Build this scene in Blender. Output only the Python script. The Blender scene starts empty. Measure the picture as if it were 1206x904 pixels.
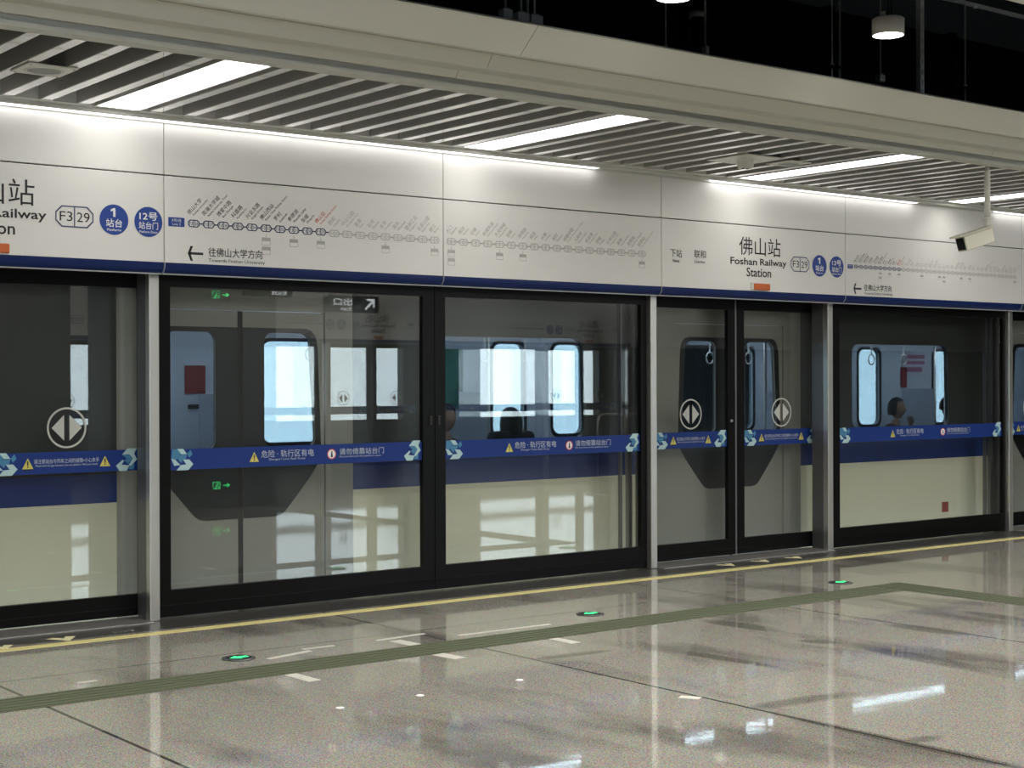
import bpy, bmesh, math, random
from mathutils import Vector, Matrix, geometry
random.seed(7)
S = bpy.context.scene
COL = S.collection
PI = math.pi

# ------------------------------------------------------------------ materials
def nodes(name):
    m = bpy.data.materials.new(name); m.use_nodes = True
    return m, m.node_tree, m.node_tree.nodes['Principled BSDF']

def mat(name, col, rough=.5, metal=0., spec=.5, bump=0., scale=40., vary=0., coat=0.):
    m, t, b = nodes(name)
    b.inputs['Base Color'].default_value = (*col, 1)
    b.inputs['Roughness'].default_value = rough
    b.inputs['Metallic'].default_value = metal
    b.inputs['Specular IOR Level'].default_value = spec
    b.inputs['Coat Weight'].default_value = coat
    tc = t.nodes.new('ShaderNodeTexCoord')
    n = t.nodes.new('ShaderNodeTexNoise'); n.inputs['Scale'].default_value = scale
    n.inputs['Detail'].default_value = 4
    t.links.new(tc.outputs['Object'], n.inputs['Vector'])
    if vary:
        mx = t.nodes.new('ShaderNodeMix'); mx.data_type = 'RGBA'
        mx.inputs[6].default_value = (*[c*(1-vary) for c in col], 1)
        mx.inputs[7].default_value = (*[min(1, c*(1+vary)) for c in col], 1)
        t.links.new(n.outputs['Fac'], mx.inputs[0]); t.links.new(mx.outputs[2], b.inputs['Base Color'])
    if bump:
        bp = t.nodes.new('ShaderNodeBump'); bp.inputs['Strength'].default_value = bump
        bp.inputs['Distance'].default_value = .002
        t.links.new(n.outputs['Fac'], bp.inputs['Height']); t.links.new(bp.outputs[0], b.inputs['Normal'])
    return m

def emit(name, col, strength):
    m, t, b = nodes(name)
    b.inputs['Base Color'].default_value = (*col, 1)
    b.inputs['Emission Color'].default_value = (*col, 1)
    b.inputs['Emission Strength'].default_value = strength
    return m

def glass(name, tint, ior=1.55, rough=0.0):
    m = bpy.data.materials.new(name); m.use_nodes = True
    t = m.node_tree; t.nodes.clear()
    o = t.nodes.new('ShaderNodeOutputMaterial'); mx = t.nodes.new('ShaderNodeMixShader')
    tr = t.nodes.new('ShaderNodeBsdfTransparent'); tr.inputs[0].default_value = (*tint, 1)
    gl = t.nodes.new('ShaderNodeBsdfGlossy'); gl.inputs['Roughness'].default_value = rough
    fr = t.nodes.new('ShaderNodeFresnel'); ge = t.nodes.new('ShaderNodeNewGeometry')
    # a thin pane reflects alike from both of its faces
    t.links.new(math_node(t, 'ADD', math_node(t, 'MULTIPLY', ge.outputs['Backfacing'], 1/ior-ior), ior), fr.inputs[0])
    t.links.new(fr.outputs[0], mx.inputs[0]); t.links.new(tr.outputs[0], mx.inputs[1]); t.links.new(gl.outputs[0], mx.inputs[2])
    t.links.new(mx.outputs[0], o.inputs[0])
    return m

def math_node(t, op, a, b=None):
    n = t.nodes.new('ShaderNodeMath'); n.operation = op
    for k, v in enumerate((a, b)):
        if v is None: continue
        if isinstance(v, (int, float)): n.inputs[k].default_value = v
        else: t.links.new(v, n.inputs[k])
    return n.outputs[0]

def granite(name):
    """polished speckled granite slabs with fine dark joints and a few old water stains"""
    m, t, b = nodes(name)
    tc = t.nodes.new('ShaderNodeTexCoord'); sp = t.nodes.new('ShaderNodeSeparateXYZ')
    t.links.new(tc.outputs['Object'], sp.inputs[0])
    n1 = t.nodes.new('ShaderNodeTexNoise'); n1.inputs['Scale'].default_value = 150; n1.inputs['Detail'].default_value = 3
    n2 = t.nodes.new('ShaderNodeTexVoronoi'); n2.inputs['Scale'].default_value = 130
    n3 = t.nodes.new('ShaderNodeTexNoise'); n3.inputs['Scale'].default_value = 1.0; n3.inputs['Detail'].default_value = 6
    mp = t.nodes.new('ShaderNodeMapping'); mp.inputs['Scale'].default_value = (1.5, .55, 1); mp.inputs['Rotation'].default_value = (0, 0, .12)
    t.links.new(tc.outputs['Object'], mp.inputs[0]); t.links.new(mp.outputs[0], n3.inputs['Vector'])
    for n in (n1, n2): t.links.new(tc.outputs['Object'], n.inputs['Vector'])
    r = t.nodes.new('ShaderNodeValToRGB')
    r.color_ramp.elements[0].position = .30; r.color_ramp.elements[0].color = (.20, .187, .158, 1)
    r.color_ramp.elements[1].position = .70; r.color_ramp.elements[1].color = (.70, .665, .59, 1)
    t.links.new(n1.outputs['Fac'], r.inputs[0])
    mx = t.nodes.new('ShaderNodeMix'); mx.data_type = 'RGBA'; mx.blend_type = 'MULTIPLY'; mx.inputs[0].default_value = .5
    t.links.new(r.outputs[0], mx.inputs[6]); t.links.new(n2.outputs['Color'], mx.inputs[7])
    # slab to slab tone
    def cell(o, off, step):
        return math_node(t, 'FLOOR', math_node(t, 'DIVIDE', math_node(t, 'SUBTRACT', o, off), step))
    cx, cy = cell(sp.outputs[0], 2.78, 2.6), cell(sp.outputs[1], 7.95, 2.39)
    wn = t.nodes.new('ShaderNodeTexWhiteNoise'); cb = t.nodes.new('ShaderNodeCombineXYZ')
    t.links.new(cx, cb.inputs[0]); t.links.new(cy, cb.inputs[1]); t.links.new(cb.outputs[0], wn.inputs['Vector'])
    tone = math_node(t, 'ADD', math_node(t, 'MULTIPLY', wn.outputs['Value'], .10), .95)
    st = t.nodes.new('ShaderNodeValToRGB')
    st.color_ramp.elements[0].position = .34; st.color_ramp.elements[0].color = (.55, .54, .55, 1)
    st.color_ramp.elements[1].position = .47; st.color_ramp.elements[1].color = (1, 1, 1, 1)
    t.links.new(n3.outputs['Fac'], st.inputs[0])
    m2 = t.nodes.new('ShaderNodeMix'); m2.data_type = 'RGBA'; m2.blend_type = 'MULTIPLY'; m2.inputs[0].default_value = 1
    t.links.new(mx.outputs[2], m2.inputs[6]); t.links.new(st.outputs[0], m2.inputs[7])
    m3 = t.nodes.new('ShaderNodeVectorMath'); m3.operation = 'SCALE'
    t.links.new(m2.outputs[2], m3.inputs[0]); t.links.new(tone, m3.inputs['Scale'])
    # joints
    def joint(o, off, step, w):
        f = math_node(t, 'ABSOLUTE', math_node(t, 'SUBTRACT', math_node(t, 'FRACT', math_node(t, 'ADD', math_node(t, 'DIVIDE', math_node(t, 'SUBTRACT', o, off), step), 100.5)), .5))
        return math_node(t, 'LESS_THAN', f, w/step)
    j = math_node(t, 'MAXIMUM', math_node(t, 'MULTIPLY', joint(sp.outputs[0], 2.78, 2.6, .010), .9), math_node(t, 'MULTIPLY', joint(sp.outputs[1], 7.95, 20.0, .009), .6))
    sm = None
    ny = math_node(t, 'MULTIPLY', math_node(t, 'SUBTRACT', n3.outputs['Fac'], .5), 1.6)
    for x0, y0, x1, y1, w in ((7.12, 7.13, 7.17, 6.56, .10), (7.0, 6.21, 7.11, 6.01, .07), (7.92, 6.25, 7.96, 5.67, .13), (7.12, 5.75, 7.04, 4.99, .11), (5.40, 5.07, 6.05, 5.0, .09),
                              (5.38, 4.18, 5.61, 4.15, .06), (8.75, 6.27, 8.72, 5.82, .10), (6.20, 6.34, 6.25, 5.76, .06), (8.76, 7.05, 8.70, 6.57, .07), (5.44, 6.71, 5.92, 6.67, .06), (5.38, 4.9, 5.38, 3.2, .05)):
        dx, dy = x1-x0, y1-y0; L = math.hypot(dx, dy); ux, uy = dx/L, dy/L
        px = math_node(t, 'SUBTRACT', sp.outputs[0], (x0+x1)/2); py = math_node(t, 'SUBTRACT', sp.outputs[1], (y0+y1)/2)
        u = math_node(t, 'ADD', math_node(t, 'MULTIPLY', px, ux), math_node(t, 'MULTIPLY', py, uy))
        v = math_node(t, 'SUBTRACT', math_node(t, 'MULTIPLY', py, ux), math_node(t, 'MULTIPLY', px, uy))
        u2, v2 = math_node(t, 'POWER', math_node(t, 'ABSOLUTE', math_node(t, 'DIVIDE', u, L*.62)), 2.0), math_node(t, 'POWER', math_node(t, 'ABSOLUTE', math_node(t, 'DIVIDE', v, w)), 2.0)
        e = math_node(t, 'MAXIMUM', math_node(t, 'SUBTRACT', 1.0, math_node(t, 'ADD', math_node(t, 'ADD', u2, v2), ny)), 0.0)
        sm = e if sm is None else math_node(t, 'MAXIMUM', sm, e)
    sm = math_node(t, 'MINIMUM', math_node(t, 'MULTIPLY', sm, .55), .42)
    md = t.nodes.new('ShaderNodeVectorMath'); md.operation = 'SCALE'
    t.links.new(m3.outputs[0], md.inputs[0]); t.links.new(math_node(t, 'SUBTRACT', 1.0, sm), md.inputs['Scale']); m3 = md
    m4 = t.nodes.new('ShaderNodeMix'); m4.data_type = 'RGBA'; m4.inputs[7].default_value = (.03, .027, .023, 1)
    t.links.new(j, m4.inputs[0]); t.links.new(m3.outputs[0], m4.inputs[6])
    t.links.new(m4.outputs[2], b.inputs['Base Color'])
    b.inputs['Roughness'].default_value = .042
    b.inputs['Specular IOR Level'].default_value = .62
    bp = t.nodes.new('ShaderNodeBump'); bp.inputs['Strength'].default_value = .022; bp.inputs['Distance'].default_value = .02
    n4 = t.nodes.new('ShaderNodeTexNoise'); n4.inputs['Scale'].default_value = 5; n4.inputs['Detail'].default_value = 2
    t.links.new(tc.outputs['Object'], n4.inputs['Vector'])
    t.links.new(n4.outputs['Fac'], bp.inputs['Height']); t.links.new(bp.outputs[0], b.inputs['Normal'])
    return m

M = dict(
    panel=mat('white_enamel', (.80, .785, .765), .34, bump=.02, scale=300),
    blue=mat('blue_enamel', (.004, .018, .115), .4, spec=.3),
    joint=mat('joint_grey', (.035, .034, .032), .8, spec=.2),
    lip=mat('lip_grey', (.45, .47, .50), .4),
    black=mat('black_frame', (.005, .0053, .0053), .35, spec=.12),
    rubber=mat('black_rubber', (.012, .012, .012), .6),
    steel=mat('brushed_steel', (.62, .61, .58), .34, metal=.85, bump=.05, scale=200),
    darksteel=mat('dark_steel', (.20, .20, .21), .38, metal=.7),
    floor=granite('granite'),
    sill=mat('sill_dark', (.058, .056, .053), .28, vary=.25, scale=200),
    threshold=mat('threshold_metal', (.30, .29, .28), .4, metal=.6),
    yellow=mat('yellow_tape', (.80, .71, .30), .42),
    tactile=mat('olive_rubber', (.10, .115, .068), .6, vary=.12, scale=60),
    cream=mat('cream_paint', (.66, .635, .485), .3, vary=.02, scale=3),
    silver=mat('silver_paint', (.27, .262, .23), .36, vary=.03, scale=4),
    stripe=mat('train_blue', (.012, .030, .155), .3),
    bandblack=mat('window_black', (.040, .043, .042), .3),
    decal=mat('decal_black', (.012, .013, .014), .35),
    bulk=mat('bulkhead_paint', (.58, .575, .52), .42, bump=.02, scale=30),
    bulk2=mat('bulkhead_trim', (.60, .60, .57), .4),
    slat=mat('baffle_paint', (.40, .398, .38), .2, spec=.8, coat=1.),
    void=mat('void_black', (.002, .002, .002), .95, spec=.03),
    duct=mat('duct_dark', (.006, .006, .006), .85, spec=.05),
    galv_lit=mat('galvanised_lit', (.72, .73, .73), .5),  # galvanised steel lightened to stand in for spill light in the void
    galv=mat('galvanised', (.36, .37, .37), .55),
    wall=mat('dark_stone', (.035, .035, .034), .6, vary=.2, scale=3),
    column=mat('column_stone', (.06, .06, .058), .5, vary=.15, scale=4),
    white=mat('white_plastic', (.72, .71, .67), .4),
    cctv=mat('camera_ivory', (.62, .60, .50), .4),
    lens=mat('camera_lens', (.01, .01, .011), .12),
    ink=mat('black_ink', (.012, .012, .013), .55),
    mapink=mat('map_ink', (.07, .07, .07), .6),
    ink2=mat('grey_ink', (.50, .49, .475), .6),
    mapline=mat('map_blue_line', (.06, .08, .16), .55),
    red=mat('red_ink', (.55, .07, .06), .55),
    bblue=mat('badge_blue', (.014, .055, .30), .45),
    bwhite=mat('badge_white', (.82, .82, .82), .5),
    orange=mat('orange_lens', (.62, .13, .02), .35),
    band=mat('band_blue', (.005, .030, .19), .5, spec=.3),
    bandtext=mat('band_lettering', (.50, .54, .62), .5),
    tri=mat('warning_yellow', (.62, .55, .12), .5),
    emblem=mat('emblem_pale', (.42, .60, .62), .5),
    emblem2=mat('emblem_blue', (.05, .21, .38), .5),
    symbol=mat('symbol_grey', (.52, .53, .49), .5),
    tape=mat('white_tape', (.62, .60, .54), .55, vary=.15, scale=60),
    arrowy=mat('pale_yellow_paint', (.88, .82, .50), .5),
    glass=glass('screen_glass', (.95, .965, .96), 1.62),
    tglass=glass('train_glass', (.545, .592, .618), 1.5),
    tint=mat('interior_grey', (.60, .64, .71), .55),
    seat=mat('seat_blue', (.10, .17, .30), .45),
    poster_r=mat('poster_red', (.26, .04, .04), .5),
    poster_g=mat('poster_green', (.05, .20, .16), .5, vary=.5, scale=6),
    poster_p=mat('poster_pink', (.42, .16, .26), .5),
    poster_w=mat('poster_white', (.62, .62, .68), .5),
    skin=mat('skin', (.42, .24, .16), .5),
    hair=mat('dark_hair', (.012, .010, .009), .5),
    navy=mat('navy_cloth', (.02, .03, .06), .8),
    blackc=mat('black_cloth', (.010, .010, .011), .8),
    whitec=mat('white_cloth', (.65, .64, .62), .8),
    brownc=mat('brown_cloth', (.06, .045, .035), .8),
    lampwhite=emit('panel_light', (1, .985, .94), 4.),
    strip=emit('strip_light', (1, .99, .98), 2.2),
    bay=emit('bay_light', (1, .97, .90), 430.),
    baylens=emit('bay_lens', (1, .97, .90), 16.),
    cabin=emit('cabin_light', (.88, .94, 1), 10.),
    green=emit('green_light', (.03, .75, .20), 1.5),
    signgreen=emit('exit_green', (.05, .85, .22), 4.0),
    signwhite=emit('sign_white', (.9, .95, 1), 3.0),
    tiny=emit('display_glow', (1, .9, .8), .0),
)

# ------------------------------------------------------------------ mesh builder
class MB:
    def __init__(s): s.v, s.f, s.sm = [], [], []
    def add(s, vs, fs, smooth=False):
        o = len(s.v); s.v += [tuple(p) for p in vs]
        for f in fs: s.f.append([o+i for i in f]); s.sm.append(smooth)
        return s
    def box(s, x0, x1, y0, y1, z0, z1):
        v = [(x, y, z) for z in (z0, z1) for y in (y0, y1) for x in (x0, x1)]
        return s.add(v, [(0, 2, 3, 1), (4, 5, 7, 6), (0, 1, 5, 4), (2, 6, 7, 3), (0, 4, 6, 2), (1, 3, 7, 5)])
    def bbox(s, x0, x1, y0, y1, z0, z1, r=.004):
        """box with chamfered edges"""
        bm = bmesh.new(); bmesh.ops.create_cube(bm, size=1)
        bmesh.ops.scale(bm, vec=(x1-x0, y1-y0, z1-z0), verts=bm.verts)
        bmesh.ops.translate(bm, vec=((x0+x1)/2, (y0+y1)/2, (z0+z1)/2), verts=bm.verts)
        bmesh.ops.bevel(bm, geom=bm.edges[:], offset=r, segments=2, affect='EDGES', profile=.5)
        bm.verts.index_update()
        s.add([v.co[:] for v in bm.verts], [[v.index for v in f.verts] for f in bm.faces]); bm.free(); return s
    def poly_xz(s, pts, y, holes=()):
        """flat sheet facing -Y"""
        loops = [[Vector((p[0], p[1], 0)) for p in L] for L in (pts, *holes)]
        flat = [p for L in loops for p in L]
        tri = geometry.tessellate_polygon(loops)
        out = []
        for t in tri:
            a, b, c = (flat[i] for i in t)
            n = (b-a).cross(c-a).z
            out.append(tuple(t) if n > 0 else tuple(reversed(t)))   # ccw in xz seen from -Y -> normal -Y
        return s.add([(p.x, y, p.y) for p in flat], out)
    def plate_xz(s, pts, y0, y1, holes=()):
        """thick sheet between y0 (front) and y1, with holes"""
        s.poly_xz(pts, y0, holes)
        b = MB(); b.poly_xz(pts, y1, holes)
        s.add(b.v, [list(reversed(f)) for f in b.f])
        for L in (pts, *holes):
            n = len(L)
            s.add([(p[0], y0, p[1]) for p in L]+[(p[0], y1, p[1]) for p in L], [(i, i+n, (i+1) % n+n, (i+1) % n) for i in range(n)])
        return s
    def prism_x(s, prof, x0, x1, smooth=False):
        """profile of (y,z) extruded along X, closed"""
        n = len(prof)
        s.add([(x0, y, z) for y, z in prof]+[(x1, y, z) for y, z in prof], [(i, (i+1) % n, (i+1) % n+n, i+n) for i in range(n)], smooth)
        return s.add([(x0, y, z) for y, z in prof], [tuple(reversed(range(n)))]).add([(x1, y, z) for y, z in prof], [tuple(range(n))])
    def sheet_x(s, prof, x0, x1, smooth=True):
        n = len(prof)
        return s.add([(x0, y, z) for y, z in prof]+[(x1, y, z) for y, z in prof], [(i, i+1, i+1+n, i+n) for i in range(n-1)], smooth)
    def lathe(s, prof, c=(0, 0, 0), seg=32, smooth=True):
        vs = []; n = len(prof)
        for k in range(seg):
            a = 2*PI*k/seg
            vs += [(c[0]+r*math.cos(a), c[1]+r*math.sin(a), c[2]+z) for r, z in prof]
        fs = [(k*n+i, ((k+1) % seg)*n+i, ((k+1) % seg)*n+i+1, k*n+i+1) for k in range(seg) for i in range(n-1)]
        return s.add(vs, fs, smooth)
    def tube(s, path, r, seg=10):
        vs, fs = [], []; P = [Vector(p) for p in path]
        for i, p in enumerate(P):
            t = (P[min(i+1, len(P)-1)]-P[max(i-1, 0)]).normalized()
            u = t.cross(Vector((0, 0, 1)))
            if u.length < 1e-3: u = t.cross(Vector((1, 0, 0)))
            u.normalize(); w = t.cross(u)
            for k in range(seg):
                a = 2*PI*k/seg; vs.append(p+u*math.cos(a)*r+w*math.sin(a)*r)
        for i in range(len(P)-1):
            for k in range(seg):
                a, b = i*seg+k, i*seg+(k+1) % seg
                fs.append((a, b, b+seg, a+seg))
        s.add(vs, fs, True)
        s.add(vs[:seg], [tuple(reversed(range(seg)))]); s.add(vs[-seg:], [tuple(range(seg))])
        return s
    def moved(s, mtx):
        s.v = [tuple(mtx @ Vector(p)) for p in s.v]; return s
    def join(s, o): return s.add(o.v, o.f)
    def build(s, name, m, parent=None, kind=None, mtx=None):
        me = bpy.data.meshes.new(name); me.from_pydata(s.v, [], s.f)
        me.polygons.foreach_set('use_smooth', s.sm); me.materials.append(m)
        bm = bmesh.new(); bm.from_mesh(me); bmesh.ops.remove_doubles(bm, verts=bm.verts, dist=1e-5)
        bmesh.ops.recalc_face_normals(bm, faces=bm.faces) if kind != 'keep' else None
        bm.to_mesh(me); bm.free()
        o = bpy.data.objects.new(name, me); COL.objects.link(o)
        if parent: o.parent = parent
        return o

def circle(cx, cz, r, n=40, rz=None): return [(cx+r*math.cos(2*PI*k/n), cz+(rz or r)*math.sin(2*PI*k/n)) for k in range(n)]
def rrect(x0, x1, z0, z1, r, n=6, skew=0., skewl=0.):
    """rounded rectangle; skew leans the right side in at the top, skewl the left side"""
    p = []
    for cx, cz, a0 in ((x1-r, z1-r, 0), (x0+r, z1-r, 90), (x0+r, z0+r, 180), (x1-r, z0+r, 270)):
        for k in range(n+1):
            a = math.radians(a0+90*k/n); p.append((cx+r*math.cos(a), cz+r*math.sin(a)))
    out = []
    for x, z in p:
        t = (z-z0)/(z1-z0); h = (x-x0)/(x1-x0)
        out.append((x-skew*t*h+skewl*t*(1-h), z))
    return out

def text_mesh(txt, bold=0.):
    cu = bpy.data.curves.new('lettering_curve', 'FONT'); cu.body = txt; cu.size = 1; cu.offset = bold; cu.resolution_u = 3
    ob = bpy.data.objects.new('lettering_curve', cu); COL.objects.link(ob)
    dg = bpy.context.evaluated_depsgraph_get(); ev = ob.evaluated_get(dg); me = ev.to_mesh()
    v = [(p.co.x, p.co.y) for p in me.vertices]; f = [list(p.vertices) for p in me.polygons]
    ev.to_mesh_clear(); bpy.data.objects.remove(ob); bpy.data.curves.remove(cu)
    return v, f
_cache = {}
def text(mb, txt, x0, x1, z0, z1, y, bold=0., rot=0., fit=True):
    """lettering facing -Y stretched into the box; with rot, height is z1-z0, starts at (x0,z0), natural width"""
    if (txt, bold) not in _cache: _cache[(txt, bold)] = text_mesh(txt, bold)
    v, f = _cache[(txt, bold)]
    if not v: return
    ax, bx = min(p[0] for p in v), max(p[0] for p in v); az, bz = min(p[1] for p in v), max(p[1] for p in v)
    if fit: sx, sz = (x1-x0)/(bx-ax), (z1-z0)/max(bz-az, 1e-4)
    else: sx = sz = (z1-z0)/max(bz-az, .6)
    c, s = math.cos(rot), math.sin(rot)
    out = []
    for px, pz in v:
        u, w = (px-ax)*sx, (pz-az)*sz
        out.append((x0+u*c-w*s, y, z0+u*s+w*c))
    # orient to -Y
    fs = []
    for q in f:
        n = 0
        for i in range(len(q)):
            a, b = out[q[i]], out[q[(i+1) % len(q)]]; n += a[0]*b[2]-b[0]*a[2]
        fs.append(q if n > 0 else list(reversed(q)))
    mb.add(out, fs)

def empty(name, loc, label, cat, group=None, rz=0.):
    o = bpy.data.objects.new(name, None); o.empty_display_size = .1; COL.objects.link(o); o.location = loc; o.rotation_euler = (0, 0, rz)
    return tag(o, label, cat, group)
def tag(o, label, cat, group=None):
    o['label'] = label; o['category'] = cat
    if group: o['group'] = group
    return o
def struct(o): o['kind'] = 'structure'; return o
def children(o): return [c for c in bpy.data.objects if c.parent == o]
def copy_tree(o, parent=None):
    c = o.copy(); COL.objects.link(c)
    if parent: c.parent = parent
    for ch in children(o): copy_tree(ch, c)
    return c

# ------------------------------------------------------------------ room shell
struct(MB().box(-12, 34, -5.1, 9.0, -.25, 0).build('floor', M['floor']))
t = MB().box(-12, 34, 9.0, 9.62, -.25, .001); struct(t.build('trim_1', M['sill']))
struct(MB().box(-12, 34, -9, 14.3, 5.6, 5.8).build('ceiling', M['void']))
struct(MB().box(-12.2, -12, -9, 14.3, -1.5, 5.8).build('wall_left', M['wall']))
struct(MB().box(34, 34.2, -9, 14.3, -1.5, 5.8).build('wall_right', M['wall']))
struct(MB().box(-12, 34, 9.62, 14.3, -1.5, -1.3).build('floor.001', M['wall']))
struct(MB().box(-12, 34, -9, -5.1, -1.5, -1.3).build('floor.002', M['wall']))
# trackside walls open to daylight above the parapet
tw = MB().box(-12, 34, 13.7, 14.0, -1.5, .80).box(-12, 34, 13.7, 14.0, 2.45, 5.6)
for a, b in ((-12, 4.2), (12.75, 14.75), (20.5, 34)): tw.box(a, b, 13.7, 14.0, .8, 2.45)
struct(tw.build('wall_front', M['wall']))
bw = MB().box(-12, 34, -6.1, -5.9, -1.5, .84).box(-12, 34, -6.1, -5.9, 2.4, 5.6)
for a, b in ((-12, -1.5), (5.6, 8.4), (10.5, 13.0), (16.6, 18.45), (21.6, 34)): bw.box(a, b, -6.1, -5.9, .84, 2.4)  # the unseen long gap at the near end is added for fill daylight
struct(bw.build('wall_back', M['wall']))

# bulkhead: three overlapping leaning fascias above the platform edge
bx = [-5.13, .05, 5.23, 10.41, 15.59, 20.8]
prof = [(6.47, 3.475), (6.475, 3.482), (6.50, 3.482), (6.66, 3.345), (6.88, 3.39), (6.86, 3.40), (6.62, 3.36), (6.50, 3.50), (9.5, 3.60)]
for k in range(5):
    a, b = bx[k]+.002, bx[k+1]-.002
    m_ = MB()
    m_.prism_x([(6.47, 3.47), (6.63, 3.335), (6.645, 3.332), (6.655, 3.338), (6.90, 3.392), (6.89, 3.405), (6.65, 3.358), (6.49, 3.485)], a, b)
    m_.prism_x([(6.88, 3.385), (6.935, 3.312), (6.95, 3.31), (7.22, 3.352), (7.22, 3.365), (6.955, 3.324), (6.90, 3.40)], a, b)
    m_.prism_x([(7.20, 3.358), (7.232, 3.308), (7.30, 3.318), (7.30, 3.33), (7.24, 3.32), (7.22, 3.37)], a, b)
    struct(m_.build('trim_%d' % (k+2), M['bulk']))
struct(MB().prism_x([(7.262, 3.255), (7.315, 3.245), (7.32, 3.25), (7.32, 3.325), (7.30, 3.325), (7.30, 3.27), (7.262, 3.28)], -5, 21).build('trim_7', M['bulk2']))
# plenum backing above the baffles (closes the void to the plenum)
struct(MB().box(-12, 34, 7.33, 9.3, 3.42, 3.46).build('ceiling.001', M['duct']))
# screen header box behind the sign panels, and rail at its top
struct(MB().box(-12, 34, 9.232, 9.64, 2.27, 3.40).build('wall_front.001', M['joint']))
struct(MB().prism_x([(9.03, 3.252), (9.10, 3.252), (9.10, 3.232), (9.115, 3.225), (9.115, 3.262), (9.19, 3.262), (9.19, 3.222), (9.232, 3.222), (9.232, 3.40), (9.03, 3.40)], -12, 34).build('trim_8', M['bulk2']))
# second bulkhead nearer the hall
struct(MB().prism_x([(4.9, 3.592), (4.75, 3.70), (4.2, 3.80), (4.2, 3.9), (4.95, 3.9)], -5, 21).build('trim_9', M['bulk']))

# ------------------------------------------------------------------ sign panels over the screen doors
YF = 9.2
def octagon(mb, cx, cz, w, h, th, y):
    c = h*.30
    def o(d):
        W, H = w/2-d, h/2-d; k = c-d*.4
        return [(cx-W, cz-H+k), (cx-W+k, cz-H), (cx+W-k, cz-H), (cx+W, cz-H+k), (cx+W, cz+H-k), (cx+W-k, cz+H), (cx-W+k, cz+H), (cx-W, cz+H-k)]
    mb.poly_xz(o(0), y, [o(th)])
    mb.poly_xz([(cx-th/2, cz-h/2), (cx+th/2, cz-h/2), (cx+th/2, cz+h/2), (cx-th/2, cz+h/2)], y)

NAMES = [('佛山大学', 'Foshan University'), ('南海大学城', 'Nanhai University Town'), ('博爱中路', 'Boai Zhonglu'), ('科盛路', 'Kesheng Lu'), ('兴业东路', 'Xingye Donglu'),
         ('佛山西站', 'Foshan West Railway Station'), ('罗村', 'Luocun'), ('孝德湖', 'Xiaode Lake'), ('张槎', 'Zhangcha'), ('佛山站', 'Foshan Railway Station')]
REST = [('联和', 'Lianhe'), ('中山公园', 'Zhongshan Park'), ('普君', 'Pujun'), ('石湾', 'Shiwan'), ('东平', 'Dongping'), ('湾华', 'Wanhua'), ('登洲工业', 'Dengzhou'), ('北滘公园', 'Beijiao Park'), ('碧江', 'Bijiang'),
        ('大门', 'Damen'), ('南坊', 'Nanfang'), ('旧寨', 'Jiuzhai'), ('新城东路', 'Xincheng Donglu'), ('大良钟楼', 'Daliang Belfry'), ('桂畔', 'Guipan'), ('凤翔路', 'Fengxiang'), ('细滘', 'Xijiao'), ('水藤', 'Shuiteng'),
        ('高村', 'Gaocun'), ('顺德学院', 'Shunde Polytechnic College'), ('人民桥', 'Renmin Qiao'), ('客运港', 'Passenger Port'), ('容桂', 'Ronggui'), ('红岗公园', 'Honggang Park'), ('眉蕉', 'Meijiao Railway'), ('高黎路', 'Gaoli Lu South'), ('顺德站', 'Shunde Railway Station')]
YT = YF-.0025
def station(i, cx, cz, k, inks, pitch, last=False):
    """one stop of the route map: octagon with code, slanting names"""
    n = (NAMES+REST)[i]; pre = i < 10
    ln = inks['line' if pre else 'grey']; nm = inks['red' if i == 9 else ('ink' if pre else 'grey')]
    octagon(ln, cx, cz, .084*k, .049*k, (.0062 if pre else .0045)*k, YT)
    if not last: ln.poly_xz([(cx+.042*k, cz-.004*k), (cx+pitch-.042*k, cz-.004*k), (cx+pitch-.042*k, cz+.004*k), (cx+.042*k, cz+.004*k)], YT)
    cd = inks['line' if pre else 'grey']
    text(cd, 'F3', cx-.032*k, cx-.007*k, cz-.011*k, cz+.011*k, YT)
    text(cd, '%02d' % (38-i), cx+.007*k, cx+.032*k, cz-.011*k, cz+.011*k, YT)
    a = math.radians(47)
    text(nm, n[0], cx-.030*k, 0, cz+.052*k, cz+.052*k+.032*k, YT, .0, a, False)
    text(nm, n[1], cx+.004*k, 0, cz+.046*k, cz+.046*k+.019*k, YT, .0, a, False)
def transfer(root, cx, cz, k, n=1, y=YT):
    mb = MB()
    for j in range(n):
        b = cz-.062*k-j*.062*k
        mb.poly_xz(rrect(cx-.033*k, cx+.033*k, b-.052*k, b, .004*k, 2), y, [rrect(cx-.030*k, cx+.030*k, b-.049*k, b-.024*k, .003*k, 2)])
    mb.poly_xz([(cx-.004*k, cz-.058*k), (cx+.004*k, cz-.058*k), (cx, cz-.034*k)], y)
    mb.build('transfer_mark', M['ink2'], root)

def band_profile():
    p = []
    for k in range(9):
        a = PI/2*k/8; p.append((YF+.045*(1-math.cos(a)), 2.326-.066*math.sin(a)))
    return p
def arrow_left(mb, x0, x1, cz, h, th):
    mb.poly_xz([(x0+.012, cz-th/2), (x1, cz-th/2), (x1, cz+th/2), (x0+.012, cz+th/2)], YT)
    for s in (1, -1):
        q = [(x0, cz), (x0+th*1.15, cz), (x0+h*.55+th*.7, cz+s*h), (x0+h*.55-th*.4, cz+s*h)]
        mb.poly_xz(q if s < 0 else list(reversed(q)), YT)

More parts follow.
